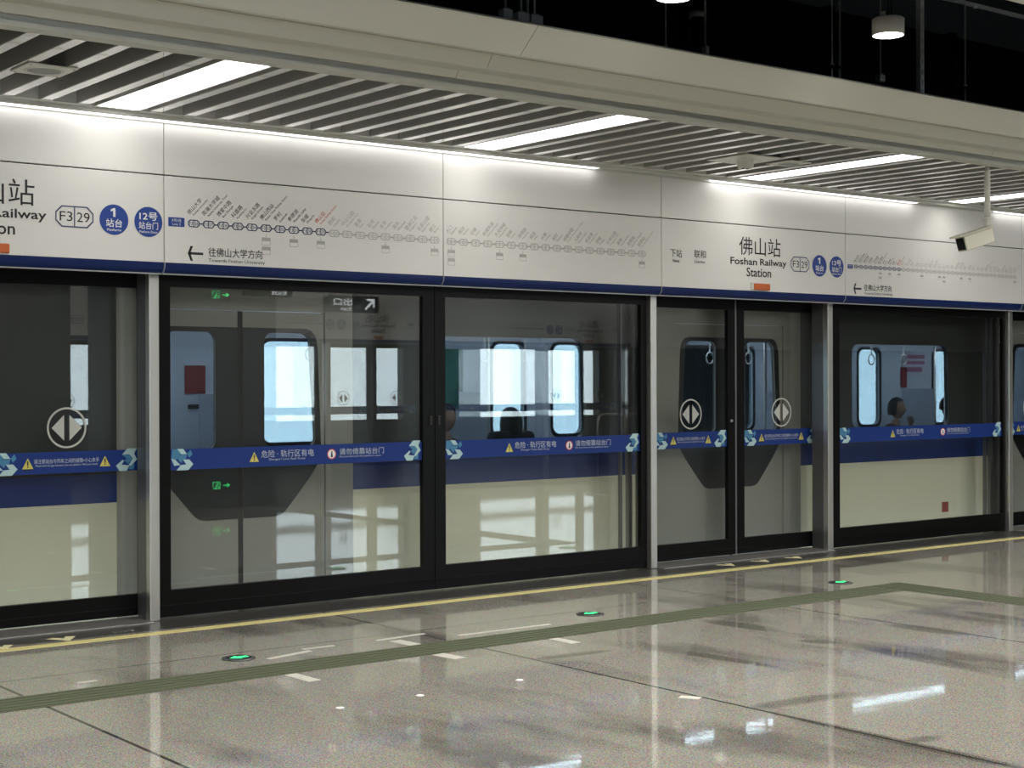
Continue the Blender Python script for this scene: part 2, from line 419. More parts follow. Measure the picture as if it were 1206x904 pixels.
def sign_panel(x0, x1, label, kind, door='13'):
    r = empty('sign_panel', (0, 0, 0), label, 'sign panel', 'enamelled sign panels over the screen doors')
    g = .003
    b = MB().bbox(x0+g, x1-g, YF, YF+.028, 2.327, 2.884, .003); b.build('face_sheet', M['panel'], r)
    p = band_profile(); full = p+[(YF+.06, 2.26), (YF+.06, 2.327)]
    MB().prism_x(full, x0+g+.005, x1-g).build('blue_band', M['blue'], r)
    e = MB().prism_x([(y-.0008, z-.0008) for y, z in p]+[(YF+.06, 2.2592), (YF+.06, 2.327)], x0+g, x0+g+.005); e.build('end_trim', M['lip'], r)
    MB().box(x0+g, x1-g, YF+.036, YF+.062, 2.251, 2.2585).build('lower_lip', M['lip'], r)
    MB().box(x0+g, x1-g, YF-.003, YF+.01, 2.3265, 2.3315).build('upper_lip', M['panel'], r)
    def arrow(ax):
        a = MB(); arrow_left(a, ax, ax+.11, 2.393, .048, .016); a.build('arrow_symbol', M['ink'], r)
        d = MB(); text(d, '往佛山大学方向', ax+.148, ax+.545, 2.378, 2.438, YT, .006); text(d, 'Towards Foshan University', ax+.148, ax+.565, 2.337, 2.366, YT)
        d.build('direction_lettering', M['ink'], r)
    if kind in ('map', 'map_start', 'map_end'):
        inks = {k: MB() for k in ('line', 'grey', 'ink', 'red')}
        if kind == 'map':
            k, p0, xs = .66, .0687, x0+.146
            for i in range(37): station(i, xs+i*p0, 2.595, k, inks, p0, i == 36)
            for i, n in ((5, 2), (7, 1), (9, 1)): transfer(r, xs+i*p0, 2.595, k, n)
            for i, n in ((14, 1), (18, 1), (19, 2), (23, 1), (25, 1), (36, 1)): transfer(r, xs+i*p0, 2.595, k, n)
            mb_, bw_ = (x0+.027, x0+.098), (2.573, 2.611)
            arrow(x0+.109)
        elif kind == 'map_start':
            for i in range(10): station(i, 4.542+i*.1063, 2.588, 1, inks, .1063)
            for i in range(10, 19): station(i, 5.606+(i-10)*.1062, 2.583, 1, inks, .1062, i == 18)
            for i, n in ((5, 2), (7, 1), (9, 1)): transfer(r, 4.542+i*.1063, 2.588, 1, n)
            for i in (14, 18): transfer(r, 5.606+(i-10)*.1062, 2.583, 1)
            mb_, bw_ = (4.362, 4.476), (2.561, 2.620)
            arrow(4.498)
        else:
            for i in range(19, 37): station(i, 6.606+(i-19)*.1117, 2.582, 1, inks, .1117, i == 36)
            for i, n in ((19, 2), (23, 1), (25, 1), (36, 1)): transfer(r, 6.606+(i-19)*.1117, 2.582, 1, n)
        if kind != 'map_end':
            bd = MB().poly_xz(rrect(*mb_, *bw_, .004, 2), YT).build('line_badge', M['bblue'], r)
            tx = MB(); w, h = mb_[1]-mb_[0], bw_[1]-bw_[0]
            text(tx, '3号线', mb_[0]+.2*w, mb_[1]-.2*w, bw_[0]+.50*h, bw_[1]-.14*h, YT-.001); text(tx, 'Line 3', mb_[0]+.25*w, mb_[1]-.25*w, bw_[0]+.14*h, bw_[0]+.40*h, YT-.001)
            tx.build('line_badge_lettering', M['bwhite'], bd)
        for kk, mm in (('line', 'mapline'), ('grey', 'ink2'), ('ink', 'mapink'), ('red', 'red')):
            if inks[kk].v: inks[kk].build('route_map', M[mm], r)
    else:
        cx = (x0+x1)/2
        dx = cx-9.8725
        d = MB(); text(d, '佛山站', 9.634+dx, 10.152+dx, 2.630, 2.788, YT, .0); d.build('station_name', M['ink'], r)
        d = MB()
        text(d, 'Foshan', 9.526+dx, 9.852+dx, 2.547, 2.607, YT, .015); d.build('station_name', M['ink'], r); d = MB()
        text(d, 'Railway', 9.892+dx, 10.227+dx, 2.533, 2.607, YT, .015); d.build('station_name', M['ink'], r); d = MB()
        text(d, 'Station', 9.723+dx, 10.031+dx, 2.448, 2.525, YT, .012); d.build('station_name', M['ink'], r)
        d = MB()
        text(d, '下站', 8.822+dx, 8.955+dx, 2.572, 2.642, YT); text(d, 'Next', 8.848+dx, 8.926+dx, 2.532, 2.557, YT, .01); d.build('next_station', M['ink'], r)
        d = MB()
        text(d, '联和', 9.096+dx, 9.232+dx, 2.578, 2.645, YT); text(d, 'Lianhe', 9.102+dx, 9.222+dx, 2.536, 2.560, YT, .004)
        d.build('next_station', M['ink'], r)
        o = MB(); octagon(o, 10.405+dx, 2.581, .246, .133, .008, YT); o.build('station_code_outline', M['mapline'], r)
        o = MB(); text(o, 'F3', 10.310+dx, 10.392+dx, 2.552, 2.612, YT); text(o, '29', 10.420+dx, 10.503+dx, 2.550, 2.610, YT); o.build('station_code', M['ink'], r)
        for cxx, L in ((10.663, [('1', .10, .18, .78, .01), ('站台', .58, -.50, .06, .012), ('Platform', .5, -.76, -.60, .01)]),
                       (10.895, [(door+'号', .66, .10, .66, .015), ('站台门', .70, -.50, .0, .01), ('Platform Door', .66, -.76, -.60, .008)])):
            dsc = MB().poly_xz(circle(cxx+dx, 2.579, .096), YT-.0005).build('platform_badge', M['bblue'], r)
            tx = MB()
            if L[0][0] == '1':
                q = cxx+dx; tx.poly_xz([(q-.006, 2.597), (q+.009, 2.597), (q+.009, 2.652), (q-.003, 2.652), (q-.022, 2.642), (q-.022, 2.629), (q-.006, 2.636)], YT-.0015); L = L[1:]
            for s_, w_, z0, z1, bo in L: text(tx, s_, cxx+dx-w_*.094, cxx+dx+w_*.094, 2.579+z0*.094, 2.579+z1*.094, YT-.0015, bo)
            tx.build('badge_lettering', M['bwhite'], dsc)
        h = MB().bbox(9.772+dx, 9.995+dx, YF-.02, YF+.002, 2.332, 2.398, .006).build('door_indicator', M['white'], r)
        MB().bbox(9.795+dx, 9.988+dx, YF-.034, YF-.018, 2.334, 2.390, .006).build('indicator_lens', M['orange'], h)
    return r

def fascia_panel(x0, x1, label):
    r = MB().bbox(x0+.003, x1-.003, YF, YF+.028, 2.892, 3.222, .003).build('fascia_panel', M['panel'])
    return tag(r, label, 'wall panel', 'plain white panels above the sign panels')

SX = [2.07, 4.335, 6.536, 8.725, 11.02, 13.765, 16.03]
SP = []
for a, b, kind, lab, fl in (
    (SX[0], SX[1], 'name', 'white enamel sign panel reading 12号 in a blue disc, cut by the photo edge', 'plain white fascia panel above the sign panel with the 12号 disc'),
    (SX[1], SX[2], 'map_start', 'white sign panel with the start of the route map and a large black arrow', 'plain white fascia panel above the start of the large route map'),
    (SX[2], SX[3], 'map_end', 'white sign panel showing only the faded grey end of a route map', 'plain white fascia panel above the faded grey end of the route map'),
    (SX[3], SX[4], 'name', 'white sign panel reading Foshan Railway Station with an orange lamp and 13号 disc', 'plain white fascia panel above the full Foshan Railway Station lettering'),
    (SX[4], SX[5], 'map', 'white sign panel with a whole small route map, beneath the surveillance camera', 'plain white fascia panel behind the pole of the surveillance camera'),
    (SX[5], SX[6], 'name', 'narrow visible end of white sign panel at the far end of the row', 'plain white fascia panel at the far end of the row')):
    SP.append(sign_panel(a, b, lab, kind, {SX[0]: '12', SX[3]: '13', SX[5]: '14'}.get(a, '13')))
    fascia_panel(a, b, fl)

# ------------------------------------------------------------------ platform screen: posts, fixed panels, sliding doors
def emblem(root, x, z0, h, right=False):
    A, B = MB(), MB()
    if not right:
        ox, oz, k = 75, 310, h/172
        L = [[(125, 143), (175, 143), (206, 184), (160, 184)], [(75, 213), (110, 225), (152, 266), (100, 270)], [(172, 225), (225, 225), (258, 262), (216, 306), (118, 306), (155, 266), (200, 262)]]
        D = [[(84, 146), (128, 146), (160, 186), (130, 188), (132, 215), (112, 224), (78, 210)], [(130, 190), (206, 188), (196, 222), (172, 224), (160, 250), (132, 226)], [(206, 182), (236, 152), (250, 186), (226, 212)]]
    else:
        ox, oz, k = 960, 240, h/160
        L = [[(1045, 82), (1115, 82), (1096, 120), (1118, 160), (1072, 205), (1052, 203), (1086, 150), (1060, 124), (1006, 124)], [(960, 200), (1010, 160), (1022, 166), (1002, 194), (1060, 200), (1040, 238), (986, 238)]]
        D = [[(1006, 126), (1060, 126), (1084, 150), (1050, 190), (1024, 164), (1042, 152)], [(1064, 204), (1100, 190), (1092, 230), (1050, 226)]]
    for mb, polys in ((A, L), (B, D)):
        for p in polys: mb.poly_xz([(x+(a-ox)*k, z0+(oz-b)*k) for a, b in p], root['yb']-.0012)
    A.build('emblem', M['emblem'], root['ob']); B.build('emblem', M['emblem2'], root['ob'])

BZ0, BZ1 = .974, 1.112
def warning(root, x0, x1, y, door):
    """blue warning band stuck on the front of the glass"""
    b = MB().box(x0, x1, y-.0008, y, BZ0, BZ1).build('warning_band', M['band'], root)
    ctx = {'yb': y-.001, 'ob': b}
    emblem(ctx, x0+.01, BZ0-.006, .15); emblem(ctx, x1-.01-.15, BZ0-.002, .15, True)
    tx, tri, blk, rd, wh = MB(), MB(), MB(), MB(), MB(); yt = y-.002; W = x1-x0
    zc = (BZ0+BZ1)/2
    def triangle(cx, s):
        tri.poly_xz([(cx-s, zc-.034), (cx+s, zc-.034), (cx, zc+.034)], yt)
        blk.poly_xz([(cx-.004, zc-.012), (cx+.004, zc-.012), (cx+.005, zc+.016), (cx-.005, zc+.016)], yt-.0006)
        blk.poly_xz(circle(cx, zc-.021, .005, 8), yt-.0006)
    if door:
        triangle(x0+.235, .036); triangle(x1-.235, .036)
        blk.poly_xz([(x0+.20, zc-.044), (x0+.27, zc-.044), (x0+.27, zc-.036), (x0+.20, zc-.036)], yt-.0006)
        a, c = x0+.275, x1-.275
        text(tx, '请注意站台与列车之间的缝隙•小心夹手', a, c, zc-.004, zc+.026, yt)
        text(tx, 'Please mind the gap between train and platform. Mind your hands', a+.01, c-.01, zc-.026, zc-.010, yt)
    else:
        s = x0+W*.31
        triangle(s, .036)
        text(tx, '危险 · 轨行区有电', s+.055, s+.47, zc-.008, zc+.042, yt); text(tx, 'Danger! Live Rail Area', s+.115, s+.40, zc-.032, zc-.014, yt)
        tx.build('band_lettering', M['bandtext'], b); tx = MB()
        q = x0+W*.615
        wh.poly_xz(circle(q, zc, .034, 28), yt); rd.poly_xz(circle(q, zc, .037, 28), yt-.0004, [circle(q, zc, .030, 28)])
        blk.poly_xz([(q-.008, zc-.022), (q+.010, zc-.022), (q+.006, zc+.010), (q-.004, zc+.010)], yt-.0006); blk.poly_xz(circle(q+.001, zc+.016, .006, 10), yt-.0006)
        text(tx, '请勿倚靠站台门', q+.065, q+.44, zc-.008, zc+.038, yt); text(tx, 'Do not lean on the platform door', q+.065, q+.42, zc-.030, zc-.014, yt)
        wh.build('prohibition_sign', M['bwhite'], b); rd.build('prohibition_sign', M['red'], b)
    tx.build('band_lettering', M['bandtext'], b); tri.build('warning_triangle', M['tri'], b); blk.build('pictogram', M['ink'], b)

def leaf_frame(x0, x1, g0, g1, zb, zt, y0, y1, z0=.02, z1=2.268):
    return MB().plate_xz([(x0, z0), (x1, z0), (x1, z1), (x0, z1)], y0, y1, [rrect(g0, g1, zb, zt, .006, 2)])

def sliding_door(x0, x1, g0, g1, label, seam):
    r = empty('sliding_door', (0, 0, 0), label, 'platform screen door', 'sliding glass platform screen doors')
    leaf_frame(x0, x1, g0, g1, .158, 2.178, 9.55, 9.59).build('door_frame', M['black'], r)
    MB().box(g0-.01, g1+.01, 9.565, 9.575, .15, 2.186).build('glass_pane', M['glass'], r)
    MB().bbox(x0+.004, x1-.004, 9.546, 9.551, .068, .076, .002).build('kick_rail', M['black'], r)
    sx = x1 if seam == 'right' else x0
    MB().box(sx-.022, sx+.022, 9.553, 9.587, .02, 2.268).build('rubber_seal', M['darksteel'], r) if seam != 'none' else None
    if seam == 'right':
        MB().lathe([(0, 0), (.012, 0), (.012, .012), (0, .014)], seg=16).moved(Matrix.Translation((x1-.05, 9.552, 1.20)) @ Matrix.Rotation(PI/2, 4, 'X')).build('lock', M['steel'], r)
    warning(r, g0, g1, 9.564, True)
    c = (g0+g1)/2; z = 1.265; y = 9.5635
    s = MB().plate_xz(circle(c, z, .131, 48), y-.001, y, [circle(c, z, .119, 48)])
    for k in (-1, 1):
        q = [(c+k*.018, z-.082), (c+k*.018, z+.082), (c+k*.100, z)]
        s.plate_xz(q if k < 0 else list(reversed(q)), y-.001, y)
    s.build('door_symbol', M['symbol'], r)
    return r

def fixed_panel(x0, x1, g0, g1, label, stile=True, handle=None):
    r = empty('platform_screen', (0, 0, 0), label, 'platform screen panel', 'fixed glass panels of the platform screen')
    leaf_frame(x0, x1, g0, g1, .186, 2.185, 9.385, 9.43, .012).build('panel_frame', M['black'], r)
    MB().box(g0-.01, g1+.01, 9.402, 9.412, .18, 2.19).build('glass_pane', M['glass'], r)
    MB().bbox(x0+.004, x1-.004, 9.381, 9.386, .082, .090, .002).build('kick_rail', M['black'], r)
    if stile: MB().box(g1-.018, g1+.022, 9.52, 9.56, .02, 2.2).box(g1-.10, g1-.088, 9.52, 9.56, .02, 2.2).build('inner_stile', M['darksteel'], r)
    if handle: MB().bbox(handle-.012, handle+.012, 9.376, 9.386, 1.23, 1.30, .004).build('push_bar', M['rubber'], r)
    warning(r, g0, g1, 9.4015, False)
    return r

def post(x, label):
    r = empty('screen_post', (x, 9.34, 0), label, 'post', 'stainless posts of the platform screen')
    MB().bbox(-.035, .035, 0, .06, .002, 2.262, .004).build('face_channel', M['steel'], r)
    MB().bbox(-.033, .033, .062, .195, .002, 2.262, .003).build('side_cheek', M['darksteel'], r)
    return r

for x, lab in ((4.328, 'stainless post between the door with the 12号 disc and the tall glass panels'), (8.765, 'stainless post between the glass panels and the paired sliding doors'),
               (10.975, 'stainless post beside the paired sliding doors, beneath the 13号 disc'), (13.775, 'stainless post past the whole small route map, at the far end'),
               (2.1, 'stainless post of the screen outside the photo on the near side')):
    if x > 3: post(x, lab)
sliding_door(3.27, 4.345, 3.335, 4.318, 'sliding glass screen door with a circled double arrow, cut by the photo edge', 'none')
sliding_door(8.90, 9.945, 8.965, 9.855, 'sliding glass screen door with a small round lock, next to the glass panels', 'right')
sliding_door(9.970, 11.095, 10.06, 11.060, 'sliding glass screen door directly under the orange lamp and blue discs', 'none')
sliding_door(13.95, 15.0, 14.0, 14.91, 'sliding glass screen door behind the post at the far end, mostly out of the photo', 'none')
fixed_panel(4.372, 6.582, 4.462, 6.478, 'tall glass screen panel in black frame showing a bright train window and curved door', False, 6.545)
fixed_panel(6.588, 8.722, 6.682, 8.662, 'tall glass screen panel in black frame under the faded grey route map end', True, 6.62)
fixed_panel(11.018, 13.732, 11.155, 13.70, 'wide glass screen panel under the whole small route map, passenger behind it', True)
# thresholds of the sliding doors
for a, b in ((2.0, 4.29), (8.80, 10.935), (13.815, 16.0)):
    struct(MB().bbox(a, b, 9.26, 9.56, -.01, .010, .003).build('trim_%d' % (10+int(a)), M['threshold']))

# ------------------------------------------------------------------ floor markings
def flat(name, poly, h, m, label, cat, group=None, z0=0.0002):
    """thin sticker or inlay with thickness h on the floor"""
    mb = MB(); n = len(poly)
    mb.add([(x, y, z0) for x, y in poly]+[(x, y, z0+h) for x, y in poly], [tuple(reversed(range(n))), tuple(range(n, 2*n))]+[(i, (i+1) % n, (i+1) % n+n, i+n) for i in range(n)])
    return tag(mb.build(name, m), label, cat, group)
flat('safety_line', [(-8, 8.832), (30, 8.832), (30, 8.93), (-8, 8.93)], .002, M['yellow'], 'yellow safety line along the dark sill before the screen doors', 'floor line')
# tactile strips with raised bars
def tactile(name, x0, x1, y0, y1, along, label):
    mb = MB().bbox(x0, x1, y0, y1, .0003, .003, .001)
    if along == 'x':
        for k in range(5):
            y = y0+(k+.5)*(y1-y0)/5
            mb.box(x0+.01, x1-.01, y-.014, y+.014, .003, .0065)
    else:
        for k in range(5):
            x = x0+(k+.5)*(x1-x0)/5
            mb.box(x-.014, x+.014, y0+.01, y1-.01, .003, .0065)
    return tag(mb.build(name, M['tactile']), label, 'tactile paving')
tactile('tactile_strip', -4, 9.28, 7.20, 7.51, 'x', 'olive green ribbed tactile strip running parallel to the yellow line')
tactile('tactile_strip', 9.28, 9.60, 2.0, 7.51, 'y', 'olive green tactile strip branching off away from the screen doors')
for k, (cx, where) in enumerate(((4.11, 'in front of the post under the 12号 disc'), (6.72, 'before the glass panels under the faded route map'), (9.255, 'in front of the paired sliding doors near the tactile corner'))):
    r = empty('floor_light', (cx, 7.785, 0), 'floor light with green arrow '+where, 'floor light', 'green evacuation lights set in the floor')
    MB().lathe([(0, .001), (.088, .001), (.094, .004), (.075, .0062), (0, .0062)], seg=32).build('bezel', M['darksteel'], r)
    MB().lathe([(0, .0063), (.075, .0063), (.073, .0072), (0, .0072)], seg=32).build('lens', M['rubber'], r)
    g = MB()
    pts = [(-.055, 0), (0, .045), (0, .018), (.055, .018), (.055, -.018), (0, -.018), (0, -.045)]
    g.add([(x, y, .0075) for x, y in pts]+[(x, y, .0082) for x, y in pts], [tuple(reversed(range(7))), tuple(range(7, 14))]+[(i, (i+1) % 7, (i+1) % 7+7, i+7) for i in range(7)])
    g.build('arrow', M['green'], r)
def strip(x0, y0, x1, y1, w, label):
    d = Vector((x1-x0, y1-y0)).normalized(); n = Vector((-d.y, d.x))*w/2
    a, b = Vector((x0, y0)), Vector((x1, y1))
    flat('floor_tape', [tuple(a-n), tuple(b-n), tuple(b+n), tuple(a+n)], .0015, M['tape'], label, 'floor tape', 'worn white queue tapes on the floor')
strip(4.10, 7.19, 4.11, 6.95, .075, 'short white tape below the tactile strip, nearest the post under the 12号 disc')
strip(5.06, 7.19, 5.08, 7.0, .085, 'short white tape below the tactile strip, second from the near post')
strip(5.912, 7.19, 5.912, 6.98, .075, 'short white tape just below the tactile strip beside the dark slab joint')
strip(5.125, 7.73, 5.135, 7.53, .085, 'short white tape crossing above the tactile strip')
strip(5.04, 7.80, 5.41, 7.83, .035, 'thin white tape lying parallel to the yellow line, capping a short crossing tape')
strip(4.23, 7.665, 4.55, 7.745, .04, 'thin slanting white tape just past the green floor light')
strip(4.54, 7.815, 4.75, 7.81, .03, 'thin short white tape past the slanting one')
strip(3.12, 7.672, 3.23, 7.676, .035, 'faint worn scrap of tape above the tactile strip at the near end')
strip(5.53, 7.64, 6.24, 7.625, .035, 'long thin white tape close above the tactile strip')
strip(5.30, 5.47, 5.352, 5.38, .06, 'small white tape scrap on the slab joint far from the screen')
for x, w in ((3.863, 'nearest the tactile strip end by the photo edge'), (4.326, 'middle one of the three in a row'), (4.952, 'last of the row, closest to the dark slab joint')):
    tag(MB().lathe([(0, .004), (.012, .0038), (.019, .0022), (.021, .0002)], (x, 6.30, 0), 24).build('floor_disc', M['bwhite']), 'small white floor disc, '+w, 'floor stud', 'white discs in the open floor')  # small white domed discs in a row on the floor
def floor_arrow(name, cx, cy, s, mirror, label):
    """painted double-barbed arrow pointing out of or into the doors"""
    P = [(-.10, .05), (-.04, .075), (.0, .0), (.04, .075), (.10, .05), (.0, -.095)]
    P = [(cx+mirror*x*s, cy+y*s) for x, y in P]
    flat(name, P if mirror > 0 else list(reversed(P)), .0015, M['arrowy'], label, 'floor arrow', 'pale yellow arrows on the dark sill')
for cx, cy, s, m_, l in ((3.60, 9.055, .95, 1, 'pale yellow arrow on the dark sill under the circled door symbol'), (3.20, 8.995, .8, 1, 'pale yellow arrow on the dark sill cut by the photo edge'),
                         (9.42, 9.14, .95, 1, 'pale yellow arrow on the dark sill, closest to the post ending the glass panels'), (9.85, 9.15, .95, 1, 'pale yellow arrow on the dark sill at the meeting of the two sliding doors'),
                         (10.26, 9.14, .95, 1, 'pale yellow arrow on the dark sill, next to the post beneath the 13号 disc')):
    floor_arrow('floor_arrow', cx, cy, s, m_, l)
tx = MB(); text(tx, '1-12', 3.93, 4.07, 0, .06, 0); tx.v = [(x, 9.05+z, .0022) for x, y, z in tx.v]
tag(tx.build('floor_number', M['ink2']), 'small grey number on the dark sill before the near post', 'floor lettering')

# ------------------------------------------------------------------ ceiling over the platform edge
LX = [-1.60, 1.13, 3.945, 6.725, 9.585, 12.42, 15.24]
bf = None; k = -30
sx = 3.681
pos = []
for k in range(-22, 60):
    x = sx+k*.2345
    if any(abs(x+.035-l) < .165 for l in LX): continue
    pos.append(x)
DET = [(3.135, 8.13, .14), (8.66, 8.20, .22), (9.09, 8.15, .13)]
def baffle_mesh(segs):
    mb = MB()
    for y0, y1 in segs: mb.bbox(0, .072, y0, y1, 3.25, 3.375, .004)
    return mb
full = None; mounts = None
for x in pos:
    if x < 1.9 or x > 14.6: continue
    if full is None:
        full = o = baffle_mesh([(7.325, 9.03)]).build('ceiling_baffle', M['slat'])
        MB().box(.028, .044, 7.5, 7.53, 3.37, 3.43).box(.028, .044, 8.7, 8.73, 3.37, 3.43).build('hanger', M['galv'], o)
    else:
        o = copy_tree(full)
    o.location.x = x
    tag(o, 'grey metal baffle of the slatted ceiling above the platform edge', 'ceiling baffle', 'baffles of the slatted ceiling')
where = {3.945: 'above the joint beside the 12号 disc', 6.725: 'above the faded grey route map end', 9.585: 'beside the round ceiling fittings', 12.42: 'behind the surveillance camera pole',
         -1.60: 'unseen, added for light, furthest along the near side', 1.13: 'unseen, added for light on the near side', 15.24: 'unseen, added for light past the far end'}  # unseen panels continue the row, added for their light
for x in LX:
    r = empty('ceiling_light', (x, 8.2, 3.25), 'white light panel in the slatted ceiling, '+where[x], 'ceiling light', 'light panels in the slatted ceiling')
    MB().plate_xz([(-.147, -.87), (.147, -.87), (.147, .88), (-.147, .88)], 0, .05, [[(-.135, -.86), (.135, -.86), (.135, .87), (-.135, .87)]]).moved(Matrix(((1, 0, 0, 0), (0, 0, 1, 0), (0, 1, 0, 0), (0, 0, 0, 1)))).build('housing', M['slat'], r)
    MB().box(-.135, .135, -.86, .87, .004, .012).build('diffuser', M['lampwhite'], r)
for a, b, l in ((-.30, 2.44, 'white strip light over the sign panels, out of the photo'), (2.50, 5.245, 'white strip light over the 12号 panel, nearer of two end to end'), (5.255, 8.0, 'white strip light over the large route map, ending above its grey end'), (9.265, 12.0, 'white strip light above the Foshan Railway Station lettering'),
                (13.27, 16.0, 'white strip light at the far end beyond the surveillance camera')):
    r = empty('ceiling_strip_light', ((a+b)/2, 9.152, 3.24), l, 'strip light', 'strip lights over the sign panels')
    h = (b-a)/2
    MB().box(-h, h, -.036, .036, .004, .018).build('housing', M['white'], r)
    MB().bbox(-h+.004, h-.004, -.034, .034, -.013, .004, .003).build('diffuser', M['strip'], r)
def square_fitting(name, cx, cy, w, label, cat, dome=False):
    r = empty(name, (cx, cy, 3.25), label, cat)
    MB().bbox(-w, w, -w, w, -.010, -.001, .003).build('mounting_plate', M['white'], r)
    if dome:
        MB().lathe([(.0, -.075), (.05, -.075), (.062, -.06), (.068, -.012), (.068, -.009)], seg=28).build('sensor_body', M['white'], r)
        MB().lathe([(.0, -.079), (.012, -.079), (.012, -.074)], (-.025, 0, 0), 12).lathe([(.0, -.079), (.012, -.079), (.012, -.074)], (.02, 0, 0), 12).build('sensor_port', M['rubber'], r)
    else:
        MB().lathe([(w*.78, -.009), (w*.78, -.0135), (w*.70, -.0155), (w*.66, -.012)], seg=36).build('trim_ring', M['white'], r)
        MB().lathe([(.0, -.0135), (w*.55, -.0135), (w*.64, -.011)], seg=36).build('grille', M['galv'], r)
        sc = MB()
        for a in (-1, 1):
            for b in (-1, 1): sc.lathe([(0, -.012), (.006, -.012), (.006, -.009)], (a*w*.86, b*w*.86, 0), 8)
        sc.build('screw', M['darksteel'], r)
    return r
square_fitting('ceiling_speaker', 3.135, 8.13, .138, 'round ceiling speaker on a square plate near the photo edge', 'ceiling speaker')
square_fitting('ceiling_sensor', 8.66, 8.20, .21, 'stubby white ceiling sensor hanging under a large square plate', 'ceiling sensor', True)
square_fitting('ceiling_speaker', 9.09, 8.15, .125, 'round ceiling speaker on a square plate between the stubby sensor and a light panel', 'ceiling speaker')

# surveillance camera on its drop pole
r = empty('surveillance_camera', (10.60, 7.40, 3.25), 'ivory box surveillance camera hanging on a pole before the small route map', 'surveillance camera')
MB().lathe([(0, .10), (.017, .10), (.017, -.02), (.024, -.03), (.024, -.40), (.0, -.40)], seg=20).build('drop_pole', M['white'], r)
MB().lathe([(0, -.40), (.05, -.40), (.052, -.408), (.03, -.418), (.024, -.44), (.024, -.465), (0, -.468)], seg=20).build('collar', M['white'], r)
MB().tube([(.0, 0, -.455), (.015, 0, -.485), (.02, 0, -.515), (.01, -.005, -.535), (-.02, -.01, -.545)], .017).build('bracket', M['white'], r)
Q = Matrix.Translation((-.02, -.01, -.535)) @ Matrix.Rotation(math.radians(163), 4, 'Z') @ Matrix.Rotation(math.radians(17), 4, 'Y')
MB().bbox(-.02, .265, -.06, .06, -.068, .05, .008).moved(Q).build('camera_body', M['cctv'], r)
MB().bbox(-.03, .31, -.068, .068, .052, .065, .004).moved(Q).build('sun_hood', M['cctv'], r)
MB().bbox(.26, .269, -.050, .050, -.056, .040, .003).moved(Q).build('front_glass', M['lens'], r)

# ------------------------------------------------------------------ services in the dark void
def bay_lamp(x, y, z, label):
    r = empty('pendant_lamp', (x, y, z), label, 'pendant lamp', 'drum pendant lamps in the dark ceiling void')
    MB().lathe([(.090, .0), (.096, .0), (.097, .006), (.097, .098), (.088, .106), (0, .108)], seg=36).build('drum', M['white'], r)
    MB().lathe([(0, .004), (.089, .004), (.091, .002)], seg=36).build('diffuser', M['bay'], r)
    MB().box(-.052, -.034, -.008, .008, .104, .14).build('cable_gland', M['white'], r)
    MB().tube([(.0, 0, .105), (.004, 0, .3), (0, 0, 5.6-z)], .006, 8).tube([(.035, 0, .105), (.03, .004, .25), (.012, 0, .5), (.012, 0, 5.6-z)], .005, 8).build('suspension_cable', M['duct'], r)
    return r
def beam(root):
    L = bpy.data.lights.new('lamp_beam', 'SPOT'); L.energy = 190; L.spot_size = math.radians(138); L.spot_blend = .75; L.shadow_soft_size = .08; L.color = (1, .97, .90)
    o = bpy.data.objects.new('lamp_beam', L); COL.objects.link(o); o.parent = root; o.location = (0, 0, -.004)
L0 = bay_lamp(7.591, 6.0, 3.652, 'white drum pendant lamp shining in the dark ceiling void')
LO = bay_lamp(1.9, 2.3, 3.66, 'unseen drum pendant lamp added over the hall for light')
for c_ in children(L0):
    if c_.name.startswith('diffuser'): c_.data = c_.data.copy(); c_.data.materials[0] = M['baylens']
beam(L0)
L1 = copy_tree(L0); L1.location = (5.785, 6.0, 3.606); tag(L1, 'pendant lamp cut off by the top photo edge, only its glowing rim showing', 'pendant lamp', 'drum pendant lamps in the dark ceiling void')
for x, y in [(2.0, 6.0), (-1.6, 6.0), (11.3, 6.0), (14.9, 6.0)]+[(xx+.9*(k % 2), yy) for k, yy in enumerate((4.05, 2.3, .3, -1.9)) for xx in (-2.6, 1.0, 4.6, 8.2, 11.8, 15.4)]:  # unseen lamps added over the hall to raise its light
    if abs(x-1.9) < .01 and y == 2.3: continue
    if (7.3 < x < 10 or 3.3 < x < 7.4) and .5 < y < 1.8: continue
    c = copy_tree(L0 if y == 6.0 else LO); c.location = (x, y, 3.66); tag(c, 'unseen drum pendant lamp added over the hall for light', 'pendant lamp', 'drum pendant lamps in the dark ceiling void')
def strut(x, y, z0, z1, label):
    r = empty('hanger_channel', (x, y, z0), label, 'hanger channel')
    h = z1-z0; holes = [rrect(-.008, .008, .03+k*.085, .075+k*.085, .007, 3) for k in range(int(h/.085)-1)]
    b = MB().plate_xz([(-.024, 0), (.024, 0), (.024, h), (-.024, h)], 0, .003, holes); b.box(-.024, -.021, .003, .045, 0, h).box(.021, .024, .003, .045, 0, h)
    b.build('slotted_channel', M['galv_lit'], r)
    MB().box(-.05, .05, -.003, .05, h-.006, h).build('base_plate', M['galv'], r)
strut(10.565, 8.0, 3.465, 5.6, 'slotted galvanised hanger channel in the dark void beside the glowing drum lamp')
def hung(name, x, y, z, w, h, d, top, label, cat, m='galv'):
    r = empty(name, (x, y, z), label, cat)
    MB().bbox(-w/2, w/2, -d/2, d/2, 0, h, .003).build('box_body', M[m], r)
    MB().tube([(0, 0, h), (0, 0, top-z)], .008, 8).build('conduit', M['galv'], r)
    MB().bbox(-w*.3, w*.3, -d*.3, d*.3, h, h+.012, .003).build('gland_plate', M['darksteel'], r)
